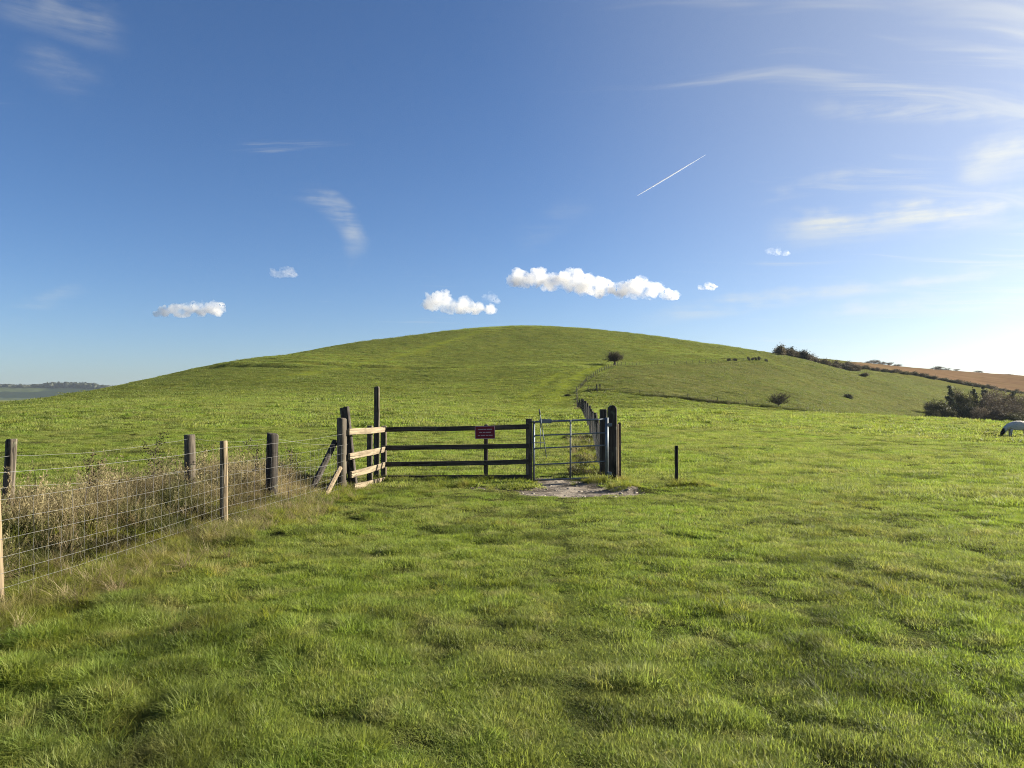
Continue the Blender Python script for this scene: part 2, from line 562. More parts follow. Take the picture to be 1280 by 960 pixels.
def galv_material():
    m, t, out = material('galvanised_steel')
    tc = t.new('ShaderNodeTexCoord')
    n = t.noise(tc.outputs['Object'], 14, 5, 0.6)
    n2 = t.noise(tc.outputs['Object'], 3, 4, 0.6)
    c = t.mix(n, (0.10, 0.12, 0.14), (0.20, 0.225, 0.25))
    c = t.mix(t.m('MULTIPLY', t.step(n2, 0.56, 0.68), 0.5), c, (0.15, 0.12, 0.08))
    principled(t, out, c, t.m('ADD', 0.42, t.m('MULTIPLY', n2, 0.25)), 0.5, n, 0.15, 0.002, 0.55)
    return m


M_GALV = galv_material()


def plain(name, col, rough=0.6, spec=0.3, metal=0.0, var=0.25, scale=12):
    m, t, out = material(name)
    tc = t.new('ShaderNodeTexCoord')
    n = t.noise(tc.outputs['Object'], scale, 5, 0.6)
    c = t.mix(n, tuple(a * (1 - var) for a in col), tuple(min(1, a * (1 + var)) for a in col))
    principled(t, out, c, rough, spec, n, 0.2, 0.004, metal)
    return m


M_WIRE = plain('fence_wire', (0.20, 0.20, 0.195), 0.6, 0.4, 0.3)
M_WIRE_OLD = plain('dull_old_wire', (0.10, 0.10, 0.095), 0.7, 0.2, 0.2)
M_BLACK = plain('black_latch', (0.03, 0.035, 0.04), 0.5, 0.4)
M_RED = plain('red_sign_paint', (0.16, 0.008, 0.020), 0.55, 0.3, 0, 0.2, 7)
M_LETTER = plain('sign_lettering', (0.38, 0.27, 0.29), 0.6)
M_WOOL = plain('sheep_wool', (0.50, 0.49, 0.45), 0.95, 0.1, 0, 0.3, 18)
M_BARK = plain('bark', (0.07, 0.058, 0.045), 0.9, 0.15, 0, 0.35, 9)
M_TWIG = plain('bare_twig', (0.085, 0.068, 0.052), 0.9, 0.15, 0, 0.35, 5)


def leaf_material(name, a, b, trans=0.25):
    m, t, out = material(name)
    geo = t.new('ShaderNodeNewGeometry')
    oi = t.new('ShaderNodeObjectInfo')
    n = t.noise(geo.outputs['Position'], 0.8, 3, 0.6)
    f = t.m('ADD', t.m('MULTIPLY', n, 0.7), t.m('MULTIPLY', geo.outputs['Random Per Island'], 0.5))
    c = t.mix(t.step(f, 0.3, 0.85), a, b)
    h = t.new('ShaderNodeHueSaturation')
    t.l.new(c, h.inputs['Color'])
    t.l.new(t.m('ADD', 0.8, t.m('MULTIPLY', oi.outputs['Random'], 0.4)), h.inputs['Value'])
    d = principled(t, None, h.outputs[0], 0.6, 0.2)
    tr = t.new('ShaderNodeBsdfTranslucent')
    t.l.new(h.outputs[0], tr.inputs['Color'])
    mx = t.new('ShaderNodeMixShader')
    mx.inputs[0].default_value = trans
    t.l.new(d.outputs[0], mx.inputs[1]); t.l.new(tr.outputs[0], mx.inputs[2])
    t.l.new(mx.outputs[0], out.inputs['Surface'])
    return m


M_LEAF_DARK = leaf_material('dark_leaf', (0.018, 0.022, 0.009), (0.045, 0.048, 0.018))
M_LEAF_HAW = leaf_material('hawthorn_leaf', (0.030, 0.026, 0.012), (0.060, 0.048, 0.020))
M_LEAF_OLIVE = leaf_material('olive_leaf', (0.035, 0.042, 0.014), (0.085, 0.080, 0.028))
M_LEAF_BROWN = leaf_material('brown_leaf', (0.065, 0.050, 0.032), (0.140, 0.110, 0.068))
M_NEEDLE = leaf_material('pine_needle', (0.018, 0.026, 0.012), (0.050, 0.060, 0.026), 0.15)
M_SCRUB = leaf_material('scrub_leaf', (0.062, 0.050, 0.026), (0.145, 0.115, 0.060))


# ------------------------------------------------------------------ mesh helpers
def mesh_from(name, verts, faces, mats, smooth=False):
    me = bpy.data.meshes.new(name)
    me.from_pydata([tuple(v) for v in verts], [], faces)
    for m in (mats if isinstance(mats, (list, tuple)) else [mats]):
        me.materials.append(m)
    if smooth:
        me.polygons.foreach_set('use_smooth', [True] * len(me.polygons))
    me.update()
    return me


def np_mesh(name, verts, tris, mat, smooth=False):
    """fast triangle mesh from arrays"""
    me = bpy.data.meshes.new(name)
    nv, nf, k = len(verts), len(tris), tris.shape[1]
    me.vertices.add(nv)
    me.vertices.foreach_set('co', np.asarray(verts, np.float32).ravel())
    me.loops.add(nf * k)
    me.loops.foreach_set('vertex_index', np.asarray(tris, np.int32).ravel())
    me.polygons.add(nf)
    me.polygons.foreach_set('loop_start', np.arange(0, nf * k, k, dtype=np.int32))
    me.polygons.foreach_set('loop_total', np.full(nf, k, np.int32))
    if smooth:
        me.polygons.foreach_set('use_smooth', np.ones(nf, bool))
    me.materials.append(mat)
    me.update(calc_edges=True)
    me.validate()
    return me


def link(name, me, parent=None, loc=None):
    o = bpy.data.objects.new(name, me)
    COL.objects.link(o)
    if parent is not None:
        o.parent = parent
    if loc is not None:
        o.location = loc
    return o


def thing(name, label, cat, loc=(0, 0, 0), group=None, rotz=0.0):
    o = bpy.data.objects.new(name, None)
    COL.objects.link(o)
    o.empty_display_size = 0.3
    o.location = loc
    o.rotation_euler = (0, 0, rotz)
    return tag(o, label, cat, group)


def tag(o, label=None, cat=None, group=None, kind=None):
    if label: o['label'] = label
    if cat: o['category'] = cat
    if group: o['group'] = group
    if kind: o['kind'] = kind
    return o


def tube(points, radii, sides=8, cap=True, squash=None):
    """tapered tube along points; returns verts, faces"""
    pts = [Vector(p) for p in points]
    n = len(pts)
    V, Fc = [], []
    prev = None
    for i, p in enumerate(pts):
        d = (pts[min(i + 1, n - 1)] - pts[max(i - 1, 0)]).normalized()
        if prev is None:
            a = Vector((1, 0, 0)) if abs(d.x) < 0.8 else Vector((0, 1, 0))
            u = (a - d * a.dot(d)).normalized()
        else:
            u = (prev - d * prev.dot(d)).normalized()
        prev = u
        w = d.cross(u)
        r = radii[i] if hasattr(radii, '__len__') else radii
        for k in range(sides):
            an = 2 * math.pi * k / sides
            V.append(p + u * math.cos(an) * r + w * math.sin(an) * r)
    for i in range(n - 1):
        for k in range(sides):
            a, b = i * sides + k, i * sides + (k + 1) % sides
            Fc.append((a, b, b + sides, a + sides))
    if cap:
        Fc.append(tuple(range(sides - 1, -1, -1)))
        Fc.append(tuple(range((n - 1) * sides, n * sides)))
    return V, Fc


def join_parts(parts):
    V, Fc = [], []
    for v, f in parts:
        o = len(V)
        V += list(v)
        Fc += [tuple(i + o for i in q) for q in f]
    return V, Fc


def round_post(h, r, seed, below=0.45, lean=(0, 0), flat=False, wob=0.06, top='flat'):
    """a peeled timber post, base at z = 0, slightly irregular, with a sawn top"""
    rg = random.Random(seed)
    sides = 12
    zs = [-below, 0.0, h * 0.25, h * 0.5, h * 0.75, h - 0.02, h]
    V, Fc = [], []
    ph = [rg.uniform(-1, 1) for _ in range(sides)]
    sl = rg.uniform(-0.15, 0.15)
    for i, z in enumerate(zs):
        rr = r * (1.04 - 0.06 * z / max(h, .1)) * (0.90 if i == len(zs) - 1 else 1)
        ox, oy = lean[0] * z + rg.uniform(-1, 1) * r * 0.05, lean[1] * z + rg.uniform(-1, 1) * r * 0.05
        for k in range(sides):
            an = 2 * math.pi * k / sides
            q = rr * (1 + wob * ph[k] + rg.uniform(-.02, .02))
            zz = z + (sl * q * math.cos(an) if i >= len(zs) - 2 else 0)
            V.append((ox + q * math.cos(an), oy + q * math.sin(an), zz))
    n = len(zs)
    for i in range(n - 1):
        for k in range(sides):
            a, b = i * sides + k, i * sides + (k + 1) % sides
            Fc.append((a, b, b + sides, a + sides))
    Fc.append(tuple(range((n - 1) * sides, n * sides)))
    Fc.append(tuple(range(sides - 1, -1, -1)))
    return V, Fc


def square_post(h, wx, wy, seed, below=0.5, top='flat'):
    """a sawn post with chamfered edges; top: flat, round (half round, seen from the front) or slope"""
    rg = random.Random(seed)
    c = min(wx, wy) * 0.10
    ring = [(-wx / 2 + c, -wy / 2), (wx / 2 - c, -wy / 2), (wx / 2, -wy / 2 + c), (wx / 2, wy / 2 - c),
            (wx / 2 - c, wy / 2), (-wx / 2 + c, wy / 2), (-wx / 2, wy / 2 - c), (-wx / 2, -wy / 2 + c)]
    lev = [(-below, 1.0), (0, 1), (h * .33, 1), (h * .66, 1)]
    if top == 'round':
        rr = wx / 2
        lev += [(h - rr, 1)] + [(h - rr + rr * math.sin(a), math.cos(a)) for a in (R(25), R(48), R(68), R(85))]
    elif top == 'slope':
        lev += [(h - 0.03, 1), (h, 0.72)]
    else:
        lev += [(h - 0.012, 1), (h, 0.9)]
    V, Fc = [], []
    for i, (z, s) in enumerate(lev):
        j = 0.004
        ox, oy = rg.uniform(-j, j), rg.uniform(-j, j)
        for x, y in ring:
            V.append((x * max(s, .06) + ox, y * (s if top != 'round' else 1) + oy, z))
    n = len(lev)
    for i in range(n - 1):
        for k in range(8):
            a, b = i * 8 + k, i * 8 + (k + 1) % 8
            Fc.append((a, b, b + 8, a + 8))
    Fc.append(tuple(range((n - 1) * 8, n * 8)))
    Fc.append(tuple(range(7, -1, -1)))
    return V, Fc


def board(L, w, th, seed, sag=0.0):
    """a sawn rail along x from 0 to L, centred on z, with chamfered edges and a slight bow"""
    rg = random.Random(seed)
    c = min(w, th) * 0.12
    ring = [(-th / 2, -w / 2 + c), (-th / 2 + c, -w / 2), (th / 2 - c, -w / 2), (th / 2, -w / 2 + c),
            (th / 2, w / 2 - c), (th / 2 - c, w / 2), (-th / 2 + c, w / 2), (-th / 2, w / 2 - c)]
    n = max(4, int(L / 0.4))
    V, Fc = [], []
    for i in range(n + 1):
        u = i / n
        oy, oz = rg.uniform(-.003, .003), rg.uniform(-.005, .005) - sag * 4 * u * (1 - u)
        s = 1 + rg.uniform(-.03, .03)
        for y, z in ring:
            V.append((u * L, y + oy, z * s + oz))
    for i in range(n):
        for k in range(8):
            a, b = i * 8 + k, i * 8 + (k + 1) % 8
            Fc.append((a, a + 8, b + 8, b))
    Fc.append(tuple(range(8)))
    Fc.append(tuple(range((n + 1) * 8 - 1, n * 8 - 1, -1)))
    return V, Fc


def place_along(o, a, b):
    """turn an object modelled along +x so it runs from a towards b (parent space)"""
    d = Vector(b) - Vector(a)
    o.location = a
    yaw = math.atan2(d.y, d.x)
    o.rotation_euler = (0, -math.atan2(d.z, math.hypot(d.x, d.y)), yaw)


# ------------------------------------------------------------------ the ground sheet
def axis(fine0, fine1, step, g, end_lo, end_hi):
    mid = list(np.arange(fine0, fine1 + 1e-6, step))
    hi, s = [mid[-1]], step
    while hi[-1] < end_hi:
        s *= g
        hi.append(hi[-1] + s)
    lo, s = [mid[0]], step
    while lo[-1] > end_lo:
        s *= g
        lo.append(lo[-1] - s)
    return np.array(lo[:0:-1] + mid + hi[1:])


def build_ground():
    xs = axis(-7.5, 7.5, 0.085, 1.026, -5200, 5200)
    ys = axis(2.0, 17.5, 0.085, 1.022, -900, 5200)
    X, Y = np.meshgrid(xs, ys)
    Z = H(X, Y)
    nx, ny = len(xs), len(ys)
    V = np.stack([X.ravel(), Y.ravel(), Z.ravel()], 1)
    i = np.arange(nx * ny).reshape(ny, nx)
    q = np.stack([i[:-1, :-1].ravel(), i[:-1, 1:].ravel(), i[1:, 1:].ravel(), i[1:, :-1].ravel()], 1)
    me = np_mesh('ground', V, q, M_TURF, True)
    for nm, f in (('track', track), ('slope', rough_slope)):
        at = me.attributes.new(nm, 'FLOAT', 'POINT')
        at.data.foreach_set('value', f(V[:, 0], V[:, 1]).astype(np.float32))
    o = link('ground', me)
    return tag(o, 'green rolling downland pasture of short grass', 'ground', kind='structure')




def sheet(name, label, xs, ys, lift, keep, mat):
    X, Y = np.meshgrid(xs, ys)
    Z = H(X, Y) + lift
    nx, ny = len(xs), len(ys)
    V = np.stack([X.ravel(), Y.ravel(), Z.ravel()], 1)
    i = np.arange(nx * ny).reshape(ny, nx)
    q = np.stack([i[:-1, :-1].ravel(), i[:-1, 1:].ravel(), i[1:, 1:].ravel(), i[1:, :-1].ravel()], 1)
    k = keep(X, Y).ravel()
    q = q[k[q].all(1)]
    used = np.unique(q)
    rm = np.full(len(V), -1)
    rm[used] = np.arange(len(used))
    o = link(name, np_mesh(name, V[used], rm[q], mat, True))
    return tag(o, label, name.replace('_', ' '), kind='structure')


sheet('dirt_path', 'bare trodden chalky earth in the gateway', np.arange(-1.8, 4.4, 0.04), np.arange(11.8, 16.9, 0.04), 0.006,
      lambda x, y: dirt(x, y) > 0.35, M_SOIL)


def _brown(x, y):
    px = 640 + x / y * F
    lo = np.interp(px, [1040, 1075, 1180, 1280, 1420, 1600], [398, 410, 432, 448, 458, 470])
    return (px > 1050 + 0.25 * (y - 400)) & (y > lo) & (y < 640)
sheet('ploughed_field', 'bare brown field on the long bank', np.arange(160, 560, 3.0), np.arange(395, 650, 3.0), 0.22, _brown, plough_material())


# ------------------------------------------------------------------ scattered grass
def blades(n, rad, hmin, hmax, w, lean, seed, hue=None, seg=3, clump=0.0):
    """n curved blades rooted within a disc; returns verts, tris"""
    r = np.random.default_rng(seed)
    a = r.uniform(0, 2 * np.pi, n)
    q = rad * np.sqrt(r.uniform(0, 1, n))
    bx, by = q * np.cos(a), q * np.sin(a)
    h = r.uniform(hmin, hmax, n) * (1 - 0.35 * (q / rad) ** 2)
    az = r.uniform(0, 2 * np.pi, n)
    az = np.where(r.uniform(0, 1, n) < clump, a + r.normal(0, .5, n), az)
    ln = np.abs(r.normal(lean, lean * 0.5, n))
    tw = az + np.pi / 2 + r.normal(0, 0.5, n)
    wx, wy = np.cos(tw) * w / 2, np.sin(tw) * w / 2
    wx, wy = wx * r.uniform(.6, 1.3, n), wy * r.uniform(.6, 1.3, n)
    dx, dy = np.cos(az), np.sin(az)
    V, T = [], []
    us = [0.0, 0.5, 1.0] if seg == 2 else [0, 0.4, 0.75, 1.0]
    rings = []
    for u in us:
        off = h * ln * u ** 1.8
        z = h * (u - 0.30 * ln * u * u)
        s = [1.0, 0.9, 0.0] if seg == 2 else [0.85, 1.0, 0.65, 0.0]
        k = s[us.index(u)]
        cx, cyy = bx + dx * off, by + dy * off
        if k > 0:
            rings.append((np.stack([cx - wx * k, cyy - wy * k, z], 1), np.stack([cx + wx * k, cyy + wy * k, z], 1)))
        else:
            rings.append((np.stack([cx, cyy, z], 1),))
    nb = 2 * (len(us) - 1) + 1
    arr = np.zeros((n, nb, 3))
    j = 0
    for rg in rings:
        for c in rg:
            arr[:, j] = c
            j += 1
    base = (np.arange(n) * nb)[:, None]
    tris = []
    for s_ in range(len(us) - 2):
        o = 2 * s_
        tris += [[o, o + 1, o + 3], [o, o + 3, o + 2]]
    tris.append([nb - 3, nb - 2, nb - 1])
    T = np.concatenate([base + np.array(t)[None] for t in tris])
    arr[:, :, 2] -= 0.004
    return arr.reshape(-1, 3), T


def stems(n, rad, hmin, hmax, seed, head=True):
    """thin dead stalks with feathery heads"""
    V, T = blades(n, rad, hmin, hmax, 0.006, 0.25, seed, seg=3)
    if head:
        r = np.random.default_rng(seed + 1)
        nb = 7
        tip = V.reshape(n, nb, 3)[:, 6]
        sub = V.reshape(n, nb, 3)[:, 4]
        d = tip - sub
        m = 14
        t = r.uniform(0.1, 1.0, (n, m))[:, :, None]
        c = sub[:, None] + d[:, None] * t + r.normal(0, .006, (n, m, 3))
        e = r.normal(0, .012, (n, m, 3)) + d[:, None] * 0.12
        f = r.normal(0, .004, (n, m, 3))
        X = np.stack([c, c + e + f, c + e - f], 2).reshape(-1, 3)
        TT = np.arange(len(X)).reshape(-1, 3) + len(V)
        V, T = np.r_[V, X], np.r_[T, TT]
    return V, T


def source(name, meshes):
    c = bpy.data.collections.new(name)
    for k, me in enumerate(meshes):
        o = bpy.data.objects.new('%s_%02d' % (name, k), me)
        c.objects.link(o)
    return c, len(meshes)


def scatter(name, label, cat, pos, rot, scl, idx, coll):
    me = bpy.data.meshes.new(name)
    n = len(pos)
    me.vertices.add(n)
    me.vertices.foreach_set('co', np.asarray(pos, np.float32).ravel())
    a = me.attributes.new('rot', 'FLOAT_VECTOR', 'POINT'); a.data.foreach_set('vector', np.asarray(rot, np.float32).ravel())
    a = me.attributes.new('scl', 'FLOAT_VECTOR', 'POINT'); a.data.foreach_set('vector', np.asarray(scl, np.float32).ravel())
    a = me.attributes.new('pick', 'INT', 'POINT'); a.data.foreach_set('value', np.asarray(idx, np.int32))
    o = link(name, me)
    g = bpy.data.node_groups.new(name, 'GeometryNodeTree')
    g.interface.new_socket('Geometry', in_out='INPUT', socket_type='NodeSocketGeometry')
    g.interface.new_socket('Geometry', in_out='OUTPUT', socket_type='NodeSocketGeometry')
    N, L = g.nodes, g.links
    gi, go = N.new('NodeGroupInput'), N.new('NodeGroupOutput')
    ci = N.new('GeometryNodeCollectionInfo')
    ci.inputs['Collection'].default_value = coll
    ci.inputs['Separate Children'].default_value = True
    ci.inputs['Reset Children'].default_value = True
    ip = N.new('GeometryNodeInstanceOnPoints')
    ip.inputs['Pick Instance'].default_value = True

    def attr(nm, ty):
        q = N.new('GeometryNodeInputNamedAttribute')
        q.data_type = ty
        q.inputs['Name'].default_value = nm
        return q.outputs['Attribute']
    e2r = N.new('FunctionNodeEulerToRotation')
    L.new(attr('rot', 'FLOAT_VECTOR'), e2r.inputs[0])
    L.new(e2r.outputs[0], ip.inputs['Rotation'])
    L.new(attr('scl', 'FLOAT_VECTOR'), ip.inputs['Scale'])
    L.new(attr('pick', 'INT'), ip.inputs['Instance Index'])
    L.new(gi.outputs[0], ip.inputs['Points'])
    L.new(ci.outputs[0], ip.inputs['Instance'])
    L.new(ip.outputs[0], go.inputs[0])
    md = o.modifiers.new('scatter', 'NODES')
    md.node_group = g
    return tag(o, label, cat, kind='stuff')


def wedge(n, r0, r1, half, power=1.0):
    """points spread over the pasture in front of the stile of land the photograph shows"""
    a = RNG.uniform(-half, half, n)
    r = (RNG.uniform(0, 1, n) * (r1 ** (2 * power) - r0 ** (2 * power)) + r0 ** (2 * power)) ** (0.5 / power)
    return r * np.sin(a), r * np.cos(a)


def normals(x, y, e=0.08):
    gx = (H(x + e, y) - H(x - e, y)) / (2 * e)
    gy = (H(x, y + e) - H(x, y - e)) / (2 * e)
    return gx, gy


HF = [(2.05, 16.9), (2.93, 26), (6.54, 70), (10.33, 118), (13.05, 150), (17.8, 178), (24.1, 200), (31.5, 222), (40.9, 238), (56.8, 252), (75, 264), (95, 276)]


def hill_fence_x(y):
    return np.interp(y, [p[1] for p in HF], [p[0] for p in HF])


def track(x, y):
    """0..1 : the smooth grazed way that follows the hill fence, and a fainter one over the hill"""
    x, y = np.asarray(x, float), np.asarray(y, float)
    d = hill_fence_x(y) - x
    a = np.exp(-((d - 4.0) / 2.2) ** 2) * sstep(y, 30, 60) * (1 - sstep(y, 215, 240))
    a = np.maximum(a, 0.8 * np.exp(-((d - 9.5) / 1.6) ** 2) * sstep(y, 60, 100) * (1 - sstep(y, 190, 230)))
    c = -58 + 0.17 * (y - 120) + 5 * np.sin(y * .021)
    b = 0.7 * np.exp(-((x - c) / 2.6) ** 2) * sstep(y, 120, 170) * (1 - sstep(y, 330, 370))
    return np.clip(np.maximum(a, b), 0, 1)


def rough_slope(x, y):
    """0..1 : the ungrazed slope beyond the cross fence"""
    x, y = np.asarray(x, float), np.asarray(y, float)
    lo = np.interp(x, [13, 25, 36, 54, 75, 110, 160], [150, 150, 151, 154, 160, 172, 190])
    return sstep(y - lo, 0, 1.5) * sstep(x - hill_fence_x(np.minimum(y, 276)) * 1.0, 0, 2) * (1 - sstep(y, 264, 278) * (1 - sstep(x, 95, 130)))


def turf():
    src = []
    for k in range(6):
        src.append(np_mesh('turf_tuft', *blades(125, 0.10, 0.017, 0.050, 0.0030, 0.85, 100 + k, seg=3), M_BLADE))
    for k in range(3):
        src.append(np_mesh('turf_tuft_long', *blades(90, 0.10, 0.04, 0.10, 0.0034, 1.0, 130 + k, seg=3, clump=.5), M_LONG))
    for k in range(4):
        src.append(np_mesh('turf_patch', *blades(230, 0.26, 0.035, 0.085, 0.007, 0.8, 150 + k, seg=2), M_BLADE))
    for k in range(3):
        src.append(np_mesh('turf_broad', *blades(170, 0.55, 0.07, 0.15, 0.022, 0.8, 170 + k, seg=2), M_BLADE))
    for k in range(3):
        src.append(np_mesh('turf_far', *blades(150, 1.7, 0.10, 0.24, 0.07, 0.9, 190 + k, seg=2), M_BLADE))
    for k in range(4):
        src.append(np_mesh('turf_tussock', *blades(110, 0.42, 0.12, 0.34, 0.05, 0.8, 210 + k, seg=2, clump=.6), M_BLADE))
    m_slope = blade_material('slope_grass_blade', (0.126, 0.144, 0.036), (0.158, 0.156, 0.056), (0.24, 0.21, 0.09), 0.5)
    for k in range(3):
        src.append(np_mesh('slope_patch', *blades(150, 1.7, 0.12, 0.30, 0.07, 0.9, 230 + k, seg=2), m_slope))
    for k in range(3):
        src.append(np_mesh('slope_tussock', *blades(110, 0.45, 0.15, 0.42, 0.05, 0.8, 240 + k, seg=2, clump=.6), m_slope))
    for k in range(4):
        src.append(np_mesh('near_tussock', *blades(300, 0.13, 0.06, 0.14, 0.0034, 0.8, 260 + k, seg=3, clump=.7), M_BLADE))
    coll, _ = source('turf_source', src)
    X, Y, Sx, Sz, I = [], [], [], [], []

    def add(x, y, kinds, s0, s1, zvar=0.75, keep=None):
        n = len(x)
        d = dirt(x, y)
        vg = verge(x, y)
        soft = dirt(x, y, 3.0)
        k = (RNG.uniform(0, 1, n) > np.maximum(d * 1.1, soft * 0.75)) & (RNG.uniform(0, 1, n) > vg * 0.5)
        if keep is not None:
            k &= keep(x, y)
        x, y = x[k], y[k]
        n = len(x)
        s = RNG.uniform(s0, s1, n)
        fq = {0: 5.6, 6: 3.8, 9: 2.4, 13: 1.0, 16: 0.4, 19: 0.3}[kinds[0]]
        v = fbm(x, y, fq, 3, 5, 0.6)
        if kinds[0] < 16:
            k = RNG.uniform(0, 1, n) < np.clip(0.66 + 1.6 * v, 0.20, 1.0)
            x, y, s, v = x[k], y[k], s[k], v[k]
            n = len(x)
        pk = RNG.integers(kinds[0], kinds[1], n)
        if kinds[0] >= 13:
            rs = rough_slope(x, y) > 0.5
            pk = np.where(rs, RNG.integers(23, 26, n) if kinds[0] != 19 else RNG.integers(26, 29, n), pk)
            kk = RNG.uniform(0, 1, n) > track(x, y) * (0.97 if kinds[0] == 19 else 0.55)
            x, y, s, v, pk = x[kk], y[kk], s[kk], v[kk], pk[kk]
        X.append(x); Y.append(y); Sx.append(s); I.append(pk)
        Sz.append(s * np.clip(0.80 + zvar * 1.7 * v, 0.30, 1.6) * (1 - 0.6 * track(x, y)) * (1 - 0.6 * np.exp(-((x - 0.1 - 0.06 * y) / 0.13) ** 2) * (y < 14)) * (1 - 0.5 * np.exp(-((x - 1) / 2.2) ** 2 - ((y - 13.6) / 1.6) ** 2)))

    half = R(43)
    x, y = wedge(60000, 2.2, 9.0, half, 0.8); add(x, y, (0, 6), 0.7, 1.35)
    x, y = wedge(56000, 7.0, 20.0, half, 0.75); add(x, y, (0, 6), 0.9, 1.6)
    # longer, yellower grass towards the fence and in scattered clumps
    x, y = wedge(26000, 2.2, 16.0, half, 0.8)
    lx = 1 - sstep(x + 0.02 * y, -3.6, -1.2)
    cl = sstep(fbm(x, y, 0.7, 3, 91), 0.10, 0.34)
    k = RNG.uniform(0, 1, len(x)) < np.clip(0.70 * lx + 0.16 * cl, 0, 1)
    add(x[k], y[k], (6, 9), 0.7, 1.4)
    x, y = wedge(46000, 14.0, 45.0, half, 0.8); add(x, y, (9, 13), 0.8, 1.5)
    x, y = wedge(36000, 38.0, 130.0, R(42), 0.7); add(x, y, (13, 16), 0.8, 1.6)
    x, y = wedge(46000, 90.0, 460.0, R(41), 0.7); add(x, y, (16, 19), 0.7, 1.5, 0.7,
        lambda a, b: ~_brown(np.maximum(a, 1), b))
    # small rank tussocks the sheep leave standing, most of them towards the fence
    x, y = wedge(9000, 2.2, 32.0, half, 0.6)
    k = RNG.uniform(0, 1, len(x)) < np.clip(2.4 * (fbm(x, y, 0.8, 3, 171) - 0.02) * (0.35 + 0.9 * (1 - sstep(x + 0.1 * y, -2.5, 3.0))), 0, 1)
    x, y = x[k], y[k]
    k = dirt(x, y, 3.0) < 0.2
    x, y = x[k], y[k]
    s_ = RNG.uniform(0.55, 1.15, len(x))
    X.append(x); Y.append(y); Sx.append(s_); Sz.append(s_ * RNG.uniform(0.6, 1.0, len(x))); I.append(RNG.integers(29, 33, len(x)))
    # coarser tussocks that mottle the slopes
    x, y = wedge(80000, 45.0, 400.0, R(40), 0.55)
    k = (fbm(x, y, 0.22, 3, 131) + 0.35 * fbm(x, y, 0.03, 2, 141) > 0.08) & ~_brown(np.maximum(x, 1), y)
    add(x[k], y[k], (19, 23), 0.5, 1.25, 0.6)
    X, Y, Sx, Sz, I = map(np.concatenate, (X, Y, Sx, Sz, I))
    # grassy caps of the mounds
    Z = H(X, Y)
    gx, gy = normals(X, Y)
    n = len(X)
    rot = np.stack([np.arctan(gy) * 0.8, -np.arctan(gx) * 0.8, np.zeros(n)], 1)
    # tilt first about z: the tufts are rotationally random already, so yaw goes in as a third turn
    rot[:, 2] = RNG.uniform(0, 6.28, n) * (np.hypot(gx, gy) < 0.15)
    scatter('pasture_grass', 'short green pasture grass covering the field and hill', 'grass',
            np.stack([X, Y, Z - 0.004], 1), rot, np.stack([Sx, Sx, Sz], 1), I, coll)


build_ground()
turf()


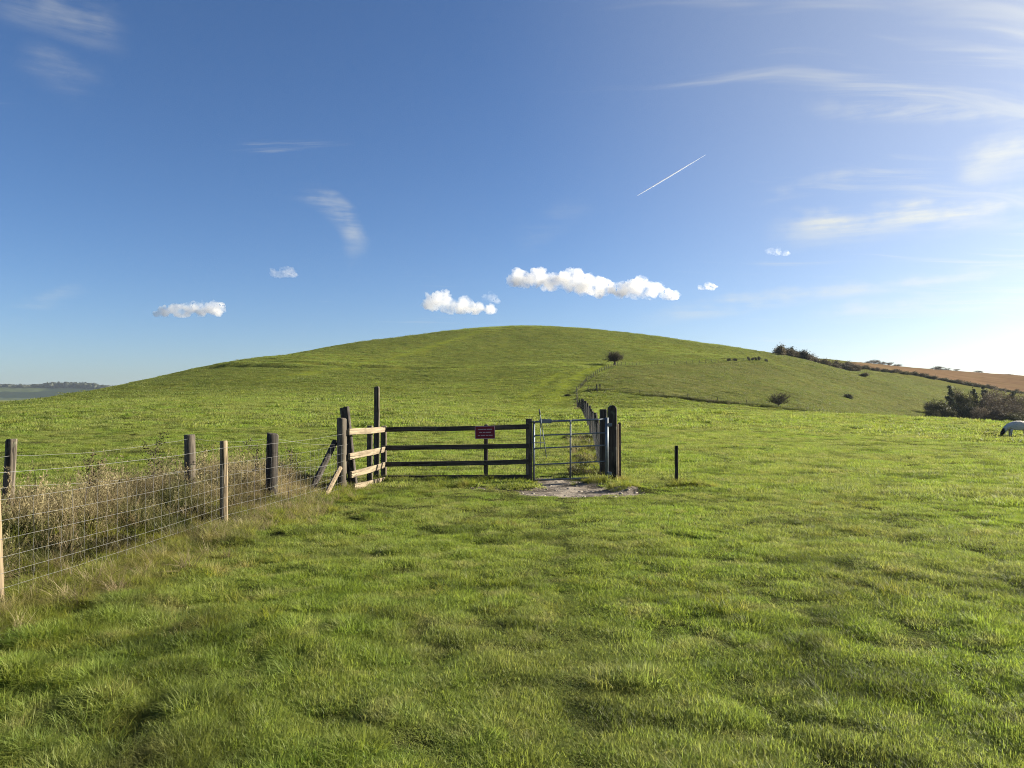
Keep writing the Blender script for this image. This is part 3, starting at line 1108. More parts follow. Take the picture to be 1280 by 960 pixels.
def rough_strip():
    src = []
    for k in range(5):
        src.append(np_mesh('straw_tuft', *blades(80, 0.14, 0.25, 0.60, 0.006, 0.8, 300 + k, seg=3, clump=.6), M_DEAD))
    for k in range(3):
        src.append(np_mesh('stalk_tuft', *stems(14, 0.16, 0.45, 0.85, 320 + k), M_DEAD))
    for k in range(4):
        src.append(np_mesh('long_green_tuft', *blades(85, 0.13, 0.16, 0.40, 0.006, 0.9, 340 + k, seg=3, clump=.6), M_LONG))
    for k in range(3):
        V, T = blades(150, 0.28, 0.10, 0.42, 0.028, 0.7, 360 + k, seg=2)
        src.append(np_mesh('bramble_shade_tuft', V, T, M_BRAMBLE_SHADE))
    coll, _ = source('rough_source', src)
    n = 44000
    x, y = RNG.uniform(-10, -2.0, n), RNG.uniform(-1, 15.5, n)
    vg = verge(x, y)
    u = RNG.uniform(0, 1, n)
    pat = fbm(x, y, 0.8, 3, 201)
    c = -3.95 + 0.055 * (y - 5)
    edge = np.exp(-((c - x + 0.30) / 0.42) ** 2) * (1 - sstep(y, 13.2, 14.3))
    idx = np.full(n, -1)
    v = RNG.uniform(0, 1, n)
    s = vg > 0.35
    idx[s & (u < 0.36) & (pat > -0.12)] = 0
    idx[s & (u >= 0.40) & (u < 0.46)] = 5
    idx[s & (u >= 0.46) & (u < 0.66) & (pat < 0.22)] = 8
    idx[s & (u >= 0.66) & (u < 0.86) & (pat < 0.16)] = 12
    idx[(idx < 0) & (v < 0.62 * edge)] = 8
    idx[(idx < 0) & (v > 1 - 0.13 * edge)] = 0
    k = idx >= 0
    x, y, idx = x[k], y[k], idx[k]
    cnt = {0: 5, 5: 3, 8: 4, 12: 3}
    pick = np.array([i + RNG.integers(0, cnt[i]) for i in idx])
    m = len(x)
    s = RNG.uniform(0.55, 1.15, m)
    # the front edge stays lower than the heart of the strip
    cc_ = -3.95 + 0.055 * (y - 5)
    s *= 0.46 + 0.54 * sstep(cc_ - x, -0.1, 1.15)
    s = np.where(idx == 12, s * 0.9, s)
    # wild growth behind the gate beside the receding fence
    x2 = 2.25 + RNG.normal(-0.55, 0.30, 900) + 0; y2 = RNG.uniform(16.4, 30, 900); x2 = x2 + 0.08 * (y2 - 15.7)
    kk = RNG.uniform(0, 1, 900) < 0.55
    x2, y2 = x2[kk], y2[kk]
    p2 = RNG.choice([0, 8, 9, 10, 11, 8, 9, 10, 11, 12, 13, 14], len(x2))  # the bramble tufts also imitate the dark shade in this bank
    s2 = RNG.uniform(0.3, 0.75, len(x2))
    # tufts along the foot of the rails and posts
    x3 = RNG.uniform(-2.7, 0.35, 260); y3 = 15.55 + RNG.normal(0, 0.12, 260)
    p3 = RNG.integers(8, 12, 260); s3 = RNG.uniform(0.2, 0.42, 260)
    mo = []
    for mx, my, rx, ry, h in MOUNDS:
        for _ in range(26):
            mo.append((mx + random.gauss(0, rx * .5), my + random.gauss(0, ry * .6), random.uniform(.3, .6)))
    mo = np.array(mo)
    feet = []
    for px, py, d in ((661.5, 600, 15.55), (765, 600, 15.6), (774, 600, 15.7), (845.5, 605, 14.55), (607.5, 600, 15.64), (480, 600, 15.78), (471, 600, 15.85), (427, 606, 13.35), (280, 655, 9.4), (-4, 765, 5.55), (754, 598, 16.5)):
        q_ = P(px, py, d)
        for _ in range(12):
            a_ = random.uniform(0, 6.28)
            feet.append((q_.x + .14 * math.cos(a_), q_.y + .14 * math.sin(a_), random.uniform(.3, .65)))
    mo = np.r_[mo, np.array(feet)]
    fy = RNG.uniform(75, 276, 1500)
    fx = hill_fence_x(fy) + RNG.normal(0, .25, 1500)
    fp = RNG.choice([0, 8, 9, 10, 12, 13], 1500); fs = RNG.uniform(.5, 1.0, 1500)
    # rank growth along the cross fence; its dark bramble also imitates the shadow line
    cf = [(735, 150), (800, 150), (860, 151), (970, 154), (1077, 160)]
    w = RNG.uniform(735, 1077, 2600)
    y4 = np.interp(w, [c_[0] for c_ in cf], [c_[1] for c_ in cf]) + RNG.normal(0, .35, 2600)
    x4 = (w - 640) / F * y4
    p4 = RNG.choice([12, 13, 14, 12, 0, 8], 2600); s4 = RNG.uniform(.9, 2.0, 2600)
    x = np.r_[x, x2, x3, mo[:, 0], x4, fx]; y = np.r_[y, y2, y3, mo[:, 1], y4, fy]
    pick = np.r_[pick, p2, p3, RNG.integers(8, 12, len(mo)), p4, fp]; s = np.r_[s, s2, s3, mo[:, 2], s4, fs]
    m = len(x)
    z = H(x, y) - 0.01
    rot = np.stack([RNG.normal(0, .26, m), RNG.normal(0, .26, m), RNG.uniform(0, 6.28, m)], 1)
    scatter('rough_grass', 'tall dead straw and rank green grass along the wire fences', 'rough grass',
            np.stack([x, y, z], 1), rot, np.stack([s, s, s], 1), pick, coll)


rough_strip()


def pebbles():
    rg = np.random.default_rng(77)
    b = bmesh.new(); bmesh.ops.create_icosphere(b, subdivisions=1, radius=1)
    iv = np.array([v.co[:] for v in b.verts]); it = np.array([[v.index for v in f.verts] for f in b.faces]); b.free()
    x, y = rg.uniform(-1.6, 3.6, 2400), rg.uniform(12.2, 16.2, 2400)
    x, y = x[:520], y[:520]
    k = dirt(x, y) > 0.55
    x, y = x[k], y[k]
    z = H(x, y) + 0.008
    V, T = [], []
    for i in range(len(x)):
        s_ = 0.008 + 0.03 * rg.uniform() ** 4
        V.append(iv * (1 + .2 * rg.normal(0, 1, (len(iv), 1))) * s_ * np.array([1.2, 1, .6]) + np.array([x[i], y[i], z[i]]))
        T.append(it + i * len(iv))
    m = plain('chalk_and_flint', (0.24, 0.21, 0.17), 0.9, 0.2, 0, 0.6, 6)
    tag(link('pebbles', np_mesh('pebbles', np.concatenate(V), np.concatenate(T), m)), 'chalk and flint pebbles strewn over the trodden earth', 'pebbles', kind='stuff')


pebbles()


# ------------------------------------------------------------------ left wire fences
def wire_run(pts, r, sag=0.02, seg=8, wob=0.006, seed=0):
    rg = random.Random(seed)
    out = []
    for a, b in zip(pts[:-1], pts[1:]):
        a, b = Vector(a), Vector(b)
        for i in range(seg):
            u = i / seg
            p = a.lerp(b, u)
            p.z -= sag * 4 * u * (1 - u) + rg.uniform(-wob, wob)
            out.append(p)
    out.append(Vector(pts[-1]))
    return tube(out, r, 5)


def post_part(parent, base, x, y, h, r, seed, mat, lean=(0, 0), name='post'):
    z = hz(x, y)
    V, Fc = round_post(h, r, seed, lean=lean)
    o = link(name, mesh_from(name, V, Fc, mat, False), parent, Vector((x, y, z)) - base)
    o.data.polygons.foreach_set('use_smooth', [True] * (len(o.data.polygons) - 2) + [False] * 2)
    return o


def stock_fence():
    a = P(-4, 765, 5.55); b = P(280, 655, 9.4); c = P(427, 606, 13.35)
    base = Vector((b.x, b.y, hz(b.x, b.y)))
    t = thing('stock_fence', 'galvanised stock net fence on tan round posts in front of the dead grass', 'fence', base)
    g = []
    for i, (p, h, r, ln) in enumerate(((a, 1.12, .045, (-.045, 0)), (b, 1.10, .048, (-.012, 0)), (c, 1.30, .085, (0, 0)))):
        post_part(t, base, p.x, p.y, h, r, 500 + i, M_WOOD_TAN if i < 2 else M_WOOD_V, ln)
        g.append(Vector((p.x, p.y, hz(p.x, p.y))))
    e = g[0] + (g[0] - g[1]) * 0.75
    e.z = hz(e.x, e.y)
    post_part(t, base, e.x, e.y, 1.1, .046, 509, M_WOOD_TAN)
    line = [e] + g
    hs = [0.07, 0.17, 0.28, 0.40, 0.53, 0.67, 0.82, 1.02]
    off = Vector((0.055, -0.01, 0))
    lean = [-.03, -.045, -.012, 0]
    for k, h in enumerate(hs):
        pts = [p + off + Vector((lean[i] * h, 0, h)) - base for i, p in enumerate(line)]
        V, Fc = wire_run(pts, 0.0011 if k < 7 else 0.0014, 0.018 if k < 7 else 0.03, 10, 0.003, k)
        link('line_wire', mesh_from('line_wire', V, Fc, M_WIRE, True), t)
    # upright stay wires of the netting
    for i in range(3):
        p, q = line[i], line[i + 1]
        n = int((q - p).length / 0.16)
        for j in range(1, n):
            u = j / n
            s = p.lerp(q, u) + off
            s.x += random.uniform(-.008, .008)
            pts = []
            for h in hs[:7]:
                pts.append(s + Vector((random.uniform(-.006, .006), random.uniform(-.012, .012), h - 0.018 * 4 * u * (1 - u))) - base)
            V, Fc = tube(pts, 0.0010, 4)
            link('stay_wire', mesh_from('stay_wire', V, Fc, M_WIRE), t)
    # struts that prop the straining post
    for (pa, pb, r, mat) in (((419, 552, 13.45), (384, 607, 12.6), .055, M_WOOD_OLD), ((425, 585, 13.2), (401, 607, 12.2), .045, M_WOOD_TAN)):
        A, B = P(*pa), P(*pb)
        B.z = hz(B.x, B.y) - 0.08
        V, Fc = tube([A - base, A.lerp(B, .5) - base, B - base], [r, r * 1.05, r * 1.1], 8)
        link('strut', mesh_from('strut', V, Fc, mat, False), t)


stock_fence()


def old_fence():
    ps = []
    for px, py, d, r, ln, mat in ((15, 547, 7.9, .052, (.05, 0), M_WOOD_V), (237, 543.5, 10.7, .078, (-.02, .02), M_WOOD_V), (340.5, 542, 11.7, .094, (.0, .03), M_WOOD_OLD)):
        q = P(px, py, d)
        ps.append((q.x, q.y, q.z - hz(q.x, q.y), r, ln, mat))
    base = Vector((ps[1][0], ps[1][1], hz(ps[1][0], ps[1][1])))
    t = thing('old_wire_fence', 'old slack wire fence on thick weathered posts behind the dead grass', 'fence', base)
    line = []
    for i, (x, y, h, r, ln, mat) in enumerate(ps):
        post_part(t, base, x - ln[0] * h, y - ln[1] * h, h, r, 540 + i, mat, ln)
        line.append(Vector((x, y, hz(x, y))))
    e0 = Vector((-6.6, 2.6, 0)); e0.z = hz(e0.x, e0.y)
    post_part(t, base, e0.x, e0.y, 1.15, .055, 549, M_WOOD_V)
    end = P(433, 540, 13.6); end.z = hz(end.x, end.y)
    line = [e0] + line + [end]
    for k, h in enumerate((0.52, 0.84)):
        pts = [p + Vector((0.02, 0, h + (0.12 if 1 < i < 4 and k == 1 else 0))) - base for i, p in enumerate(line)]
        V, Fc = wire_run(pts, 0.0014, 0.05, 10, 0.006, 70 + k)
        link('line_wire', mesh_from('line_wire', V, Fc, M_WIRE, True), t)


old_fence()

# leaning old post behind the straining post
q = P(432, 509, 13.8)
gz = hz(q.x + .1, q.y)
lp = thing('leaning_post', 'black rotten post leaning behind the pale boards', 'post', (q.x + 0.16, q.y, gz))
V, Fc = square_post(q.z - gz, .15, .14, 561, top='flat')
V = [(x - 0.12 * z, y, z + x * 0.25 * (z > 1)) for x, y, z in V]
link('timber', mesh_from('timber', V, Fc, M_WOOD_OLD), lp)


# ------------------------------------------------------------------ rails, gate
def rail_fence():
    A, B = P(481, 600, 15.75), P(662, 600, 15.55)
    az, bz = hz(A.x, A.y), hz(B.x, B.y)
    base = Vector((A.x, A.y, az))
    t = thing('rail_fence', 'dark four rail timber fence between the corner post and the gate', 'fence', base)
    L = (Vector((B.x, B.y)) - Vector((A.x, A.y))).length
    for k, (ya, yb) in enumerate(((537, 533.5), (560, 557), (580.5, 577), (597, 596))):
        a, b = P(477, ya, 15.68), P(661, yb, 15.48)
        V, Fc = board((b - a).length, 0.098, 0.042, 600 + k, 0.006)
        o = link('rail', mesh_from('rail', V, Fc, M_WOOD_H), t)
        place_along(o, a - base, b - base)
    for i, (px, top, d, w) in enumerate(((480, 532, 15.78, .11), (607.5, 530.5, 15.64, .085))):
        q = P(px, top, d)
        z = hz(q.x, q.y)
        V, Fc = square_post(q.z - z, w, w, 620 + i, top='slope')
        link('post', mesh_from('post', V, Fc, M_WOOD_V), t, Vector((q.x, q.y, z)) - base)


rail_fence()


def return_boards():
    base = P(455, 604, 14.5)
    base.z = hz(base.x, base.y)
    t = thing('board_fence', 'short run of four pale sunlit boards turning back from the wire fence', 'fence', base)
    for k, ((xa, ya), (xb, yb), w) in enumerate((((433, 540), (480.5, 536.5), .115), ((434, 570.5), (480.5, 562), .115), ((436, 593.5), (480.5, 581.5), .115), ((440, 609), (480.5, 599.5), .11))):
        a, b = P(xa, ya, 13.36), P(xb, yb, 15.62)
        a.x += .035
        V, Fc = board((b - a).length, w, 0.04, 640 + k, 0.004)
        o = link('board', mesh_from('board', V, Fc, M_WOOD_SUNLIT), t)
        place_along(o, a - base, b - base)
    for i, (px, top, d, w) in enumerate(((465.5, 532, 15.0, .10),)):
        q = P(px, top, d)
        z = hz(q.x, q.y)
        V, Fc = square_post(q.z - z, w, w, 650 + i)
        link('post', mesh_from('post', V, Fc, M_WOOD_V), t, Vector((q.x - .05, q.y, z)) - base)


return_boards()

# tall marker post at the corner
q = P(471, 483, 15.85)
gz = hz(q.x, q.y)
tp = thing('tall_post', 'tall slim square post rising above the corner of the rails', 'post', (q.x, q.y, gz))
V, Fc = square_post(q.z - gz, .105, .10, 571, top='slope')
link('timber', mesh_from('timber', V, Fc, M_WOOD_V), tp)


def sign():
    a, b, c = P(593.5, 533, 15.42), P(618.5, 532, 15.40), P(594, 549, 15.42)
    Wd, Hh = (b - a).length, (a - c).length
    cen = (P(593.5, 533, 15.42) + P(619, 548, 15.40)) / 2
    t = thing('warning_sign', 'small red notice with pale border and lines of lettering on the top rail', 'sign', cen, rotz=math.atan2(b.y - a.y, b.x - a.x))
    t.rotation_euler[1] = -R(1.5)

    def slab(w, h, th, y, bev):
        bm = bmesh.new()
        bmesh.ops.create_cube(bm, size=1)
        bmesh.ops.scale(bm, vec=(w, th, h), verts=bm.verts)
        bmesh.ops.bevel(bm, geom=list(bm.edges), offset=bev, segments=2, affect='EDGES')
        bmesh.ops.translate(bm, vec=(0, y, 0), verts=bm.verts)
        return bm

    def put(name, bm, m):
        me = bpy.data.meshes.new(name)
        bm.to_mesh(me)
        bm.free()
        me.materials.append(m)
        return link(name, me, t)
    put('border', slab(Wd, Hh, .006, 0, .002), M_LETTER)
    put('face', slab(Wd - .022, Hh - .022, .005, -.003, .0015), M_RED)
    rows = [(.062, [(-.145, -.04), (-.03, .03), (.045, .15)]), (.0, [(-.12, -.06), (-.045, .01), (.025, .125)]), (-.062, [(-.15, -.10), (-.085, 0.0), (.015, .07), (.085, .155)])]
    for z, words in rows:
        bm = bmesh.new()
        for x0, x1 in words:
            r = bmesh.ops.create_cube(bm, size=1)
            bmesh.ops.scale(bm, vec=(x1 - x0, .003, .020), verts=r['verts'])
            bmesh.ops.translate(bm, vec=((x0 + x1) / 2, -.0062, z), verts=r['verts'])
        put('lettering', bm, M_LETTER)


sign()


def box_mesh(name, size, mat, bev=0.006, off=(0, 0, 0)):
    bm = bmesh.new()
    bmesh.ops.create_cube(bm, size=1)
    bmesh.ops.scale(bm, vec=size, verts=bm.verts)
    bmesh.ops.bevel(bm, geom=list(bm.edges), offset=bev, segments=2, affect='EDGES')
    bmesh.ops.translate(bm, vec=off, verts=bm.verts)
    me = bpy.data.meshes.new(name)
    bm.to_mesh(me)
    bm.free()
    me.materials.append(mat)
    return me


def gate():
    dl, dr = 15.5, 15.45
    base = P(668, 600, dl)
    base.z = hz(base.x, base.y)
    t = thing('bridle_gate', 'galvanised five bar steel bridle gate with tall latch lever', 'gate', base)

    def pipe(name, pts, r, sides=10, mat=M_GALV, parent=t):
        V, Fc = tube([Vector(p) - base for p in pts], r, sides)
        o = link(name, mesh_from(name, V, Fc, mat, True), parent)
        return o
    xl, xr = 667.5, 758.5
    def D(px): return dl + (dr - dl) * (px - xl) / (xr - xl)
    for (yl, yr, r) in ((527.5, 524, .021), (544.5, 541, .015), (560.5, 556.5, .015), (581, 576.5, .015), (600.5, 596.5, .019)):
        pipe('bar', [P(xl, yl, D(xl)), P(713, (yl + yr) / 2, D(713)), P(xr, yr, D(xr))], r)
    pipe('stile', [P(xl, 526, D(xl)), P(xl, 602, D(xl))], .021)
    pipe('stile', [P(713, 525, D(713) - .034), P(713, 600, D(713) - .034)], .017)
    pipe('stile', [P(xr, 522, D(xr)), P(xr, 599, D(xr))], .034, 12)
    # latch housing on the top bar, lever and catch
    c = P(682, 526.5, D(682) - .03)
    o = link('latch_housing', box_mesh('latch_housing', (.27, .085, .085), M_GALV, .014), t, c - base)
    lever = pipe('latch_lever', [P(674, 512, 15.40), P(675, 518, 15.38), P(677, 530, 15.37), P(680, 550, 15.39), P(683, 571, 15.40)], .009, 8)
    V, Fc = tube([P(674, 511.5, 15.40) - base, P(675, 518.5, 15.38) - base], .016, 8)
    link('lever_grip', mesh_from('lever_grip', V, Fc, M_BLACK, True), lever)
    pipe('catch_rod', [P(664, 553.5, 15.42), P(672, 553.5, 15.40), P(681, 553.5, 15.40)], .009, 8)
    pipe('catch_rod', [P(675.5, 528, 15.42), P(675.5, 560, 15.42)], .007, 8)
    pipe('top_slide', [P(662, 527.5, 15.44), P(671, 527.3, 15.44)], .013, 8, M_BLACK)
    for y in (531, 592):
        h = link('hinge', box_mesh('hinge', (.10, .05, .07), M_GALV, .01), t, P(762, y, 15.42) - base)


gate()


def single_post(name, label, px, top, d, wx, wy, seed, mat, style, dz=0.0):
    q = P(px, top, d)
    z = hz(q.x, q.y)
    t = thing(name, label, 'post', (q.x, q.y, z))
    V, Fc = square_post(q.z - z, wx, wy, seed, top=style)
    link('timber', mesh_from('timber', V, Fc, mat), t)
    return t


single_post('gate_post', 'square weathered latch post between the rails and the gate', 661.5, 523.5, 15.55, .135, .13, 701, M_WOOD_V, 'flat')
single_post('gate_post', 'stout round topped hanging post carrying the gate hinges', 765, 506.5, 15.6, .185, .17, 702, M_WOOD_OLD, 'round')
single_post('straining_post', 'square topped post just behind the round topped gate post', 754, 511.5, 16.5, .15, .15, 703, M_WOOD_OLD, 'flat')
tw = thing('side_post', 'thin pale stake strapped beside the round topped gate post', 'post', (0, 0, 0))
q = P(771.3, 530, 15.62); tw.location = (q.x, q.y, hz(q.x, q.y))
V, Fc = round_post(q.z - tw.location.z, .036, 705, wob=.1)
link('timber', mesh_from('timber', V, Fc, M_WOOD_TAN), tw)
single_post('stake', 'slim dark square stake next to the pale stake at the gate', 774.6, 528, 15.7, .05, .06, 704, M_WOOD_OLD, 'flat')
single_post('stake', 'lone slim dark stake in the grass right of the gateway', 845.5, 557, 14.55, .06, .06, 706, M_WOOD_OLD, 'flat')


# ------------------------------------------------------------------ the fences that climb the hill
def field_fence(name, label, path, spacing, h, r, wires, seed, mat=M_WOOD_OLD, net=False, wire_r=0.004, thick=()):
    rg = random.Random(seed)
    pts = [Vector((x, y, 0)) for x, y in path]
    base = Vector((pts[0].x, pts[0].y, hz(pts[0].x, pts[0].y)))
    t = thing(name, label, 'fence', base)
    posts = []
    acc = 0.0
    for a, b in zip(pts[:-1], pts[1:]):
        L = (b - a).length
        n = max(1, round(L / spacing))
        for i in range(n):
            posts.append(a.lerp(b, i / n))
    posts.append(pts[-1])
    variants = []
    for k in range(4):
        V, Fc = tube([(0, 0, -.3), (rg.uniform(-.02, .02), 0, h * .5), (rg.uniform(-.04, .04), rg.uniform(-.03, .03), h * rg.uniform(.93, 1.06))], [r, r, r * .9], 7)
        variants.append(mesh_from('post', V, Fc, mat))
    line = []
    for i, p in enumerate(posts):
        q = Vector((p.x + rg.uniform(-.05, .05), p.y + rg.uniform(-.05, .05), 0))
        q.z = hz(q.x, q.y)
        o = link('post', variants[rg.randrange(4)], t, q - base)
        o.rotation_euler = (rg.uniform(-.03, .03), rg.uniform(-.03, .03), rg.uniform(0, 6))
        line.append(q)
    for k in range(wires):
        hh = h * (0.12 + 0.80 * k / max(1, wires - 1))
        V, Fc = wire_run([p - base + Vector((-r, 0, hh)) for p in line], wire_r, 0.02, 3, 0.004, seed + k)
        link('line_wire', mesh_from('line_wire', V, Fc, M_WIRE_OLD), t)
    if net:
        parts = []
        for p, q in zip(line[:net], line[1:net + 1]):
            n = int((q - p).length / 0.2)
            for j in range(n):
                s = p.lerp(q, j / n) - base + Vector((-r, 0, 0))
                parts.append(tube([s + Vector((0, 0, h * .1)), s + Vector((0, 0, h * .92))], wire_r * .4, 3, False))
        V, Fc = join_parts(parts)
        o = link('stay_wires', mesh_from('stay_wires', V, Fc, M_WIRE_OLD), t)
        o['kind'] = 'stuff'
    return t


g0 = P(757, 560, 16.2)
path = [(g0.x, 16.9), (P(745, 513, 26).x, 26), (P(727, 500, 70).x, 70), (P(721.5, 490, 118).x, 118), (P(721, 490, 150).x, 150),
        (P(733, 478, 178).x, 178), (P(752, 466, 200).x, 200), (P(772, 458, 222).x, 222), (P(800, 456.5, 238).x, 238), (P(850, 455, 252).x, 252),
        (P(905, 453, 264).x, 264), (P(960, 452.5, 276).x, 276)]
field_fence('hill_fence', 'long post and wire fence running from the gate up and round the hill', path, 3.2, 1.15, .06, 6, 810, net=10, wire_r=.0035)
path = [(P(735, 487, 150).x, 150), (P(800, 495, 150).x, 150), (P(860, 501, 151).x, 151), (P(970, 514, 154).x, 154), (P(1077, 527, 160).x, 160)]
field_fence('cross_fence', 'low wire fence crossing the slope below the two small thorn trees', path, 6.0, 1.15, .07, 4, 820, wire_r=.012)
for px, lab in ((746, 'near stout post of the pair standing by the hill fence corner'), (750, 'far stout post of the pair standing by the hill fence corner')):
    q = P(px, 487, 149 + (px - 746) * .3)
    z = hz(q.x, q.y)
    t = thing('gate_post', 'stout dark post, one of a pair by the hill fence', 'post', (q.x, q.y, z), 'pair of posts on the slope')
    V, Fc = square_post(1.45, .24, .24, px)
    link('timber', mesh_from('timber', V, Fc, M_WOOD_OLD), t)
q = P(1077, 527, 160)
t = thing('end_post', 'thick dark end post of the cross fence on the slope', 'post', (q.x + .5, q.y, hz(q.x + .5, q.y)))
V, Fc = square_post(1.35, .3, .3, 830)
link('timber', mesh_from('timber', V, Fc, M_WOOD_OLD), t)


# ------------------------------------------------------------------ trees and bushes
def grow(seed, height, spread, levels=4, trunk=0.25, fork=5, lean=(0, 0), first=0.3, up=0.35):
    rg = random.Random(seed)
    parts, tips = [], []

    def branch(p, d, L, r, lv):
        pts, rad = [p], [r]
        n = 3
        for i in range(n):
            d = (d + Vector((rg.gauss(0, .18), rg.gauss(0, .18), rg.gauss(0.03, .12)))).normalized()
            p = p + d * (L / n)
            pts.append(p)
            rad.append(r * (1 - 0.55 * (i + 1) / n))
        parts.append(tube(pts, rad, 6 if lv == 0 else 3, lv == 0))
        if lv >= levels:
            tips.append(pts[-1]); tips.append(pts[-2])
            return
        for k in range(fork):
            u = rg.uniform(first if lv == 0 else 0.25, 1.0)
            i = min(n - 1, int(u * n))
            s = pts[i].lerp(pts[i + 1], u * n - i)
            az = rg.uniform(0, 6.283)
            out = Vector((math.cos(az), math.sin(az), rg.uniform(-0.1, 1.0) * up * 2))
            nd = (d * 0.55 + out * spread).normalized()
            branch(s, nd, L * rg.uniform(.48, .72), r * 0.45, lv + 1)
    branch(Vector((0, 0, -0.15)), Vector((lean[0], lean[1], 1)).normalized(), height * 0.55, trunk, 0)
    return parts, tips


def leaf_faces(tips, n, size, jitter, seed):
    r = np.random.default_rng(seed)
    tp = np.array([tuple(t) for t in tips])
    c = tp[r.integers(0, len(tp), n)] + r.normal(0, jitter, (n, 3))
    a = r.normal(0, 1, (n, 3)); a /= np.linalg.norm(a, axis=1)[:, None]
    b = np.cross(a, r.normal(0, 1, (n, 3))); b /= np.linalg.norm(b, axis=1)[:, None]
    s = size * r.uniform(.5, 1.4, n)[:, None]
    V = np.stack([c - a * s, c + b * s * .5, c + a * s, c - b * s * .5], 1).reshape(-1, 3)
    return V, np.arange(n * 4).reshape(-1, 4)


def dome(seed, rx, rz, zc, trunk, lean, spiky=False):
    """a short trunk that fans into many limbs ending in a lumpy dome of twigs"""
    rg = random.Random(seed)
    parts, tips = [], []
    top = Vector((lean[0] * .5, 0, zc - rz * .75))
    parts.append(tube([(0, 0, -.2), top * .5 + Vector((.05, 0, 0)), top], [trunk * 1.2, trunk, trunk * .8], 7))
    lumps = [(Vector((rg.uniform(-1, 1), rg.uniform(-1, 1), rg.uniform(-.3, .9))).normalized(), rg.uniform(.7, 1.12)) for _ in range(16)]
    for i in range(46):
        while True:
            v = Vector((rg.gauss(0, 1), rg.gauss(0, 1), rg.gauss(.15, .8))).normalized()
            if v.z > -.45:
                break
        q = max(lumps, key=lambda l: l[0].dot(v))[1] * rg.uniform(.7, 1.05)
        e = Vector((v.x * rx * q + lean[0], v.y * rx * q, zc + v.z * rz * q))
        m = top.lerp(e, .5) + Vector((rg.gauss(0, .15), rg.gauss(0, .15), rg.uniform(-.25, .1)))
        parts.append(tube([top, m, e], [.07, .04, .012], 4, False))
        for j in range(14):
            u = rg.uniform(.45, 1)
            s = (m.lerp(e, (u - .5) * 2) if u > .5 else top.lerp(m, u * 2))
            o = Vector((rg.gauss(0, .35), rg.gauss(0, .35), rg.gauss(.12, .3))) + (e - top) * (.16 if spiky else .05)
            parts.append(tube([s, s + o * .5 + Vector((0, 0, .04)), s + o], [.016, .012, .005], 3, False))
            tips += [s + o * .5, s + o, s + o * .8]
    return parts, tips


TREE_CACHE = {}
def tree_meshes(kind):
    if kind in TREE_CACHE:
        return TREE_CACHE[kind]
    k, seed = kind
    if k == 'hawthorn':
        parts, tips = dome(seed, 2.4, 1.65, 2.35, .22, (.2, 0))
        V, T = leaf_faces(tips, 5200, .10, .16, seed)
        lm = M_LEAF_HAW
    elif k == 'thorn':
        parts, tips = dome(seed, 2.5, 1.9, 2.4, .16, (-.35, 0), spiky=True)
        V, T = leaf_faces(tips, 3600, .075, .14, seed)
        lm = M_LEAF_HAW
    elif k == 'broad':
        parts, tips = grow(seed, 10.5, .9, 4, .22, 5, (0, 0), .15, .35)
        V, T = leaf_faces(tips, 5200, .20, .45, seed)
        lm = M_LEAF_BROWN
    elif k == 'bare':
        parts, tips = grow(seed, 11, .75, 4, .20, 5, (0, 0), .2, .6)
        V, T = leaf_faces(tips, 2600, .14, .5, seed)
        lm = M_LEAF_BROWN
    elif k == 'olive':
        parts, tips = grow(seed, 9.5, .9, 4, .20, 5, (0, 0), .1, .3)
        V, T = leaf_faces(tips, 6500, .20, .5, seed)
        lm = M_LEAF_OLIVE
    elif k == 'pine':
        rg = random.Random(seed)
        parts = [tube([(0, 0, -.3), (.1, 0, 5), (.05, .1, 11.5)], [.22, .14, .03], 7)]
        tips = []
        z = 1.2
        while z < 11.6:
            L = 2.6 * (1 - (z / 12.2) ** 1.3) + .25
            for j in range(max(2, int(L * 3.0))):
                az = rg.uniform(0, 6.28)
                l = L * rg.uniform(.6, 1.15)
                e = Vector((math.cos(az) * l, math.sin(az) * l, z + rg.uniform(-.3, .4)))
                parts.append(tube([(0, 0, z), e * .6 + Vector((0, 0, z * .4)), e], [.04, .03, .01], 3, False))
                for u in (.35, .5, .65, .8, .9, 1.0):
                    tips.append(Vector((0, 0, z)).lerp(e, u))
            z += rg.uniform(.45, .75)
        V, T = leaf_faces(tips, 5200, .22, .20, seed)
        lm = M_NEEDLE
    elif k in ('bush', 'scrub', 'gorse'):
        parts, tips = grow(seed, 2.0, 1.5, 3, .07, 6, (0, 0), .05, .35)
        parts2, tips2 = grow(seed + 50, 1.7, 1.6, 3, .06, 6, (.3, .1), .05, .3)
        parts += parts2; tips += tips2
        V, T = leaf_faces(tips, 2200 if k != 'gorse' else 3000, .10, .25, seed)
        lm = {'bush': M_LEAF_OLIVE, 'scrub': M_SCRUB, 'gorse': M_LEAF_DARK}[k]
    Vt, Ft = join_parts(parts)
    zmax = max(V[:, 2].max(), 0.1)
    trunk = mesh_from('trunk', Vt, Ft, M_TWIG if k in ('thorn', 'bare', 'broad', 'scrub') else M_BARK)
    crown = np_mesh('crown', V, T, lm)
    ext = V[:, 0].max() - V[:, 0].min()
    TREE_CACHE[kind] = (trunk, crown, zmax, ext)
    return TREE_CACHE[kind]


def tree(name, label, cat, kind, px, d, height, group=None, width=None, yaw=None, sink=0.0, py=None):
    trunk, crown, zmax, ext = tree_meshes(kind)
    x = P(px, 480, d).x
    z = hz(x, d)
    t = thing(name, label, cat, (x, d, z - sink), group, random.uniform(0, 6.28) if yaw is None else yaw)
    s = height / zmax
    sx = s if width is None else width / ext
    t.scale = (sx, sx, s)
    link('trunk', trunk, t)
    link('crown', crown, t)
    return t


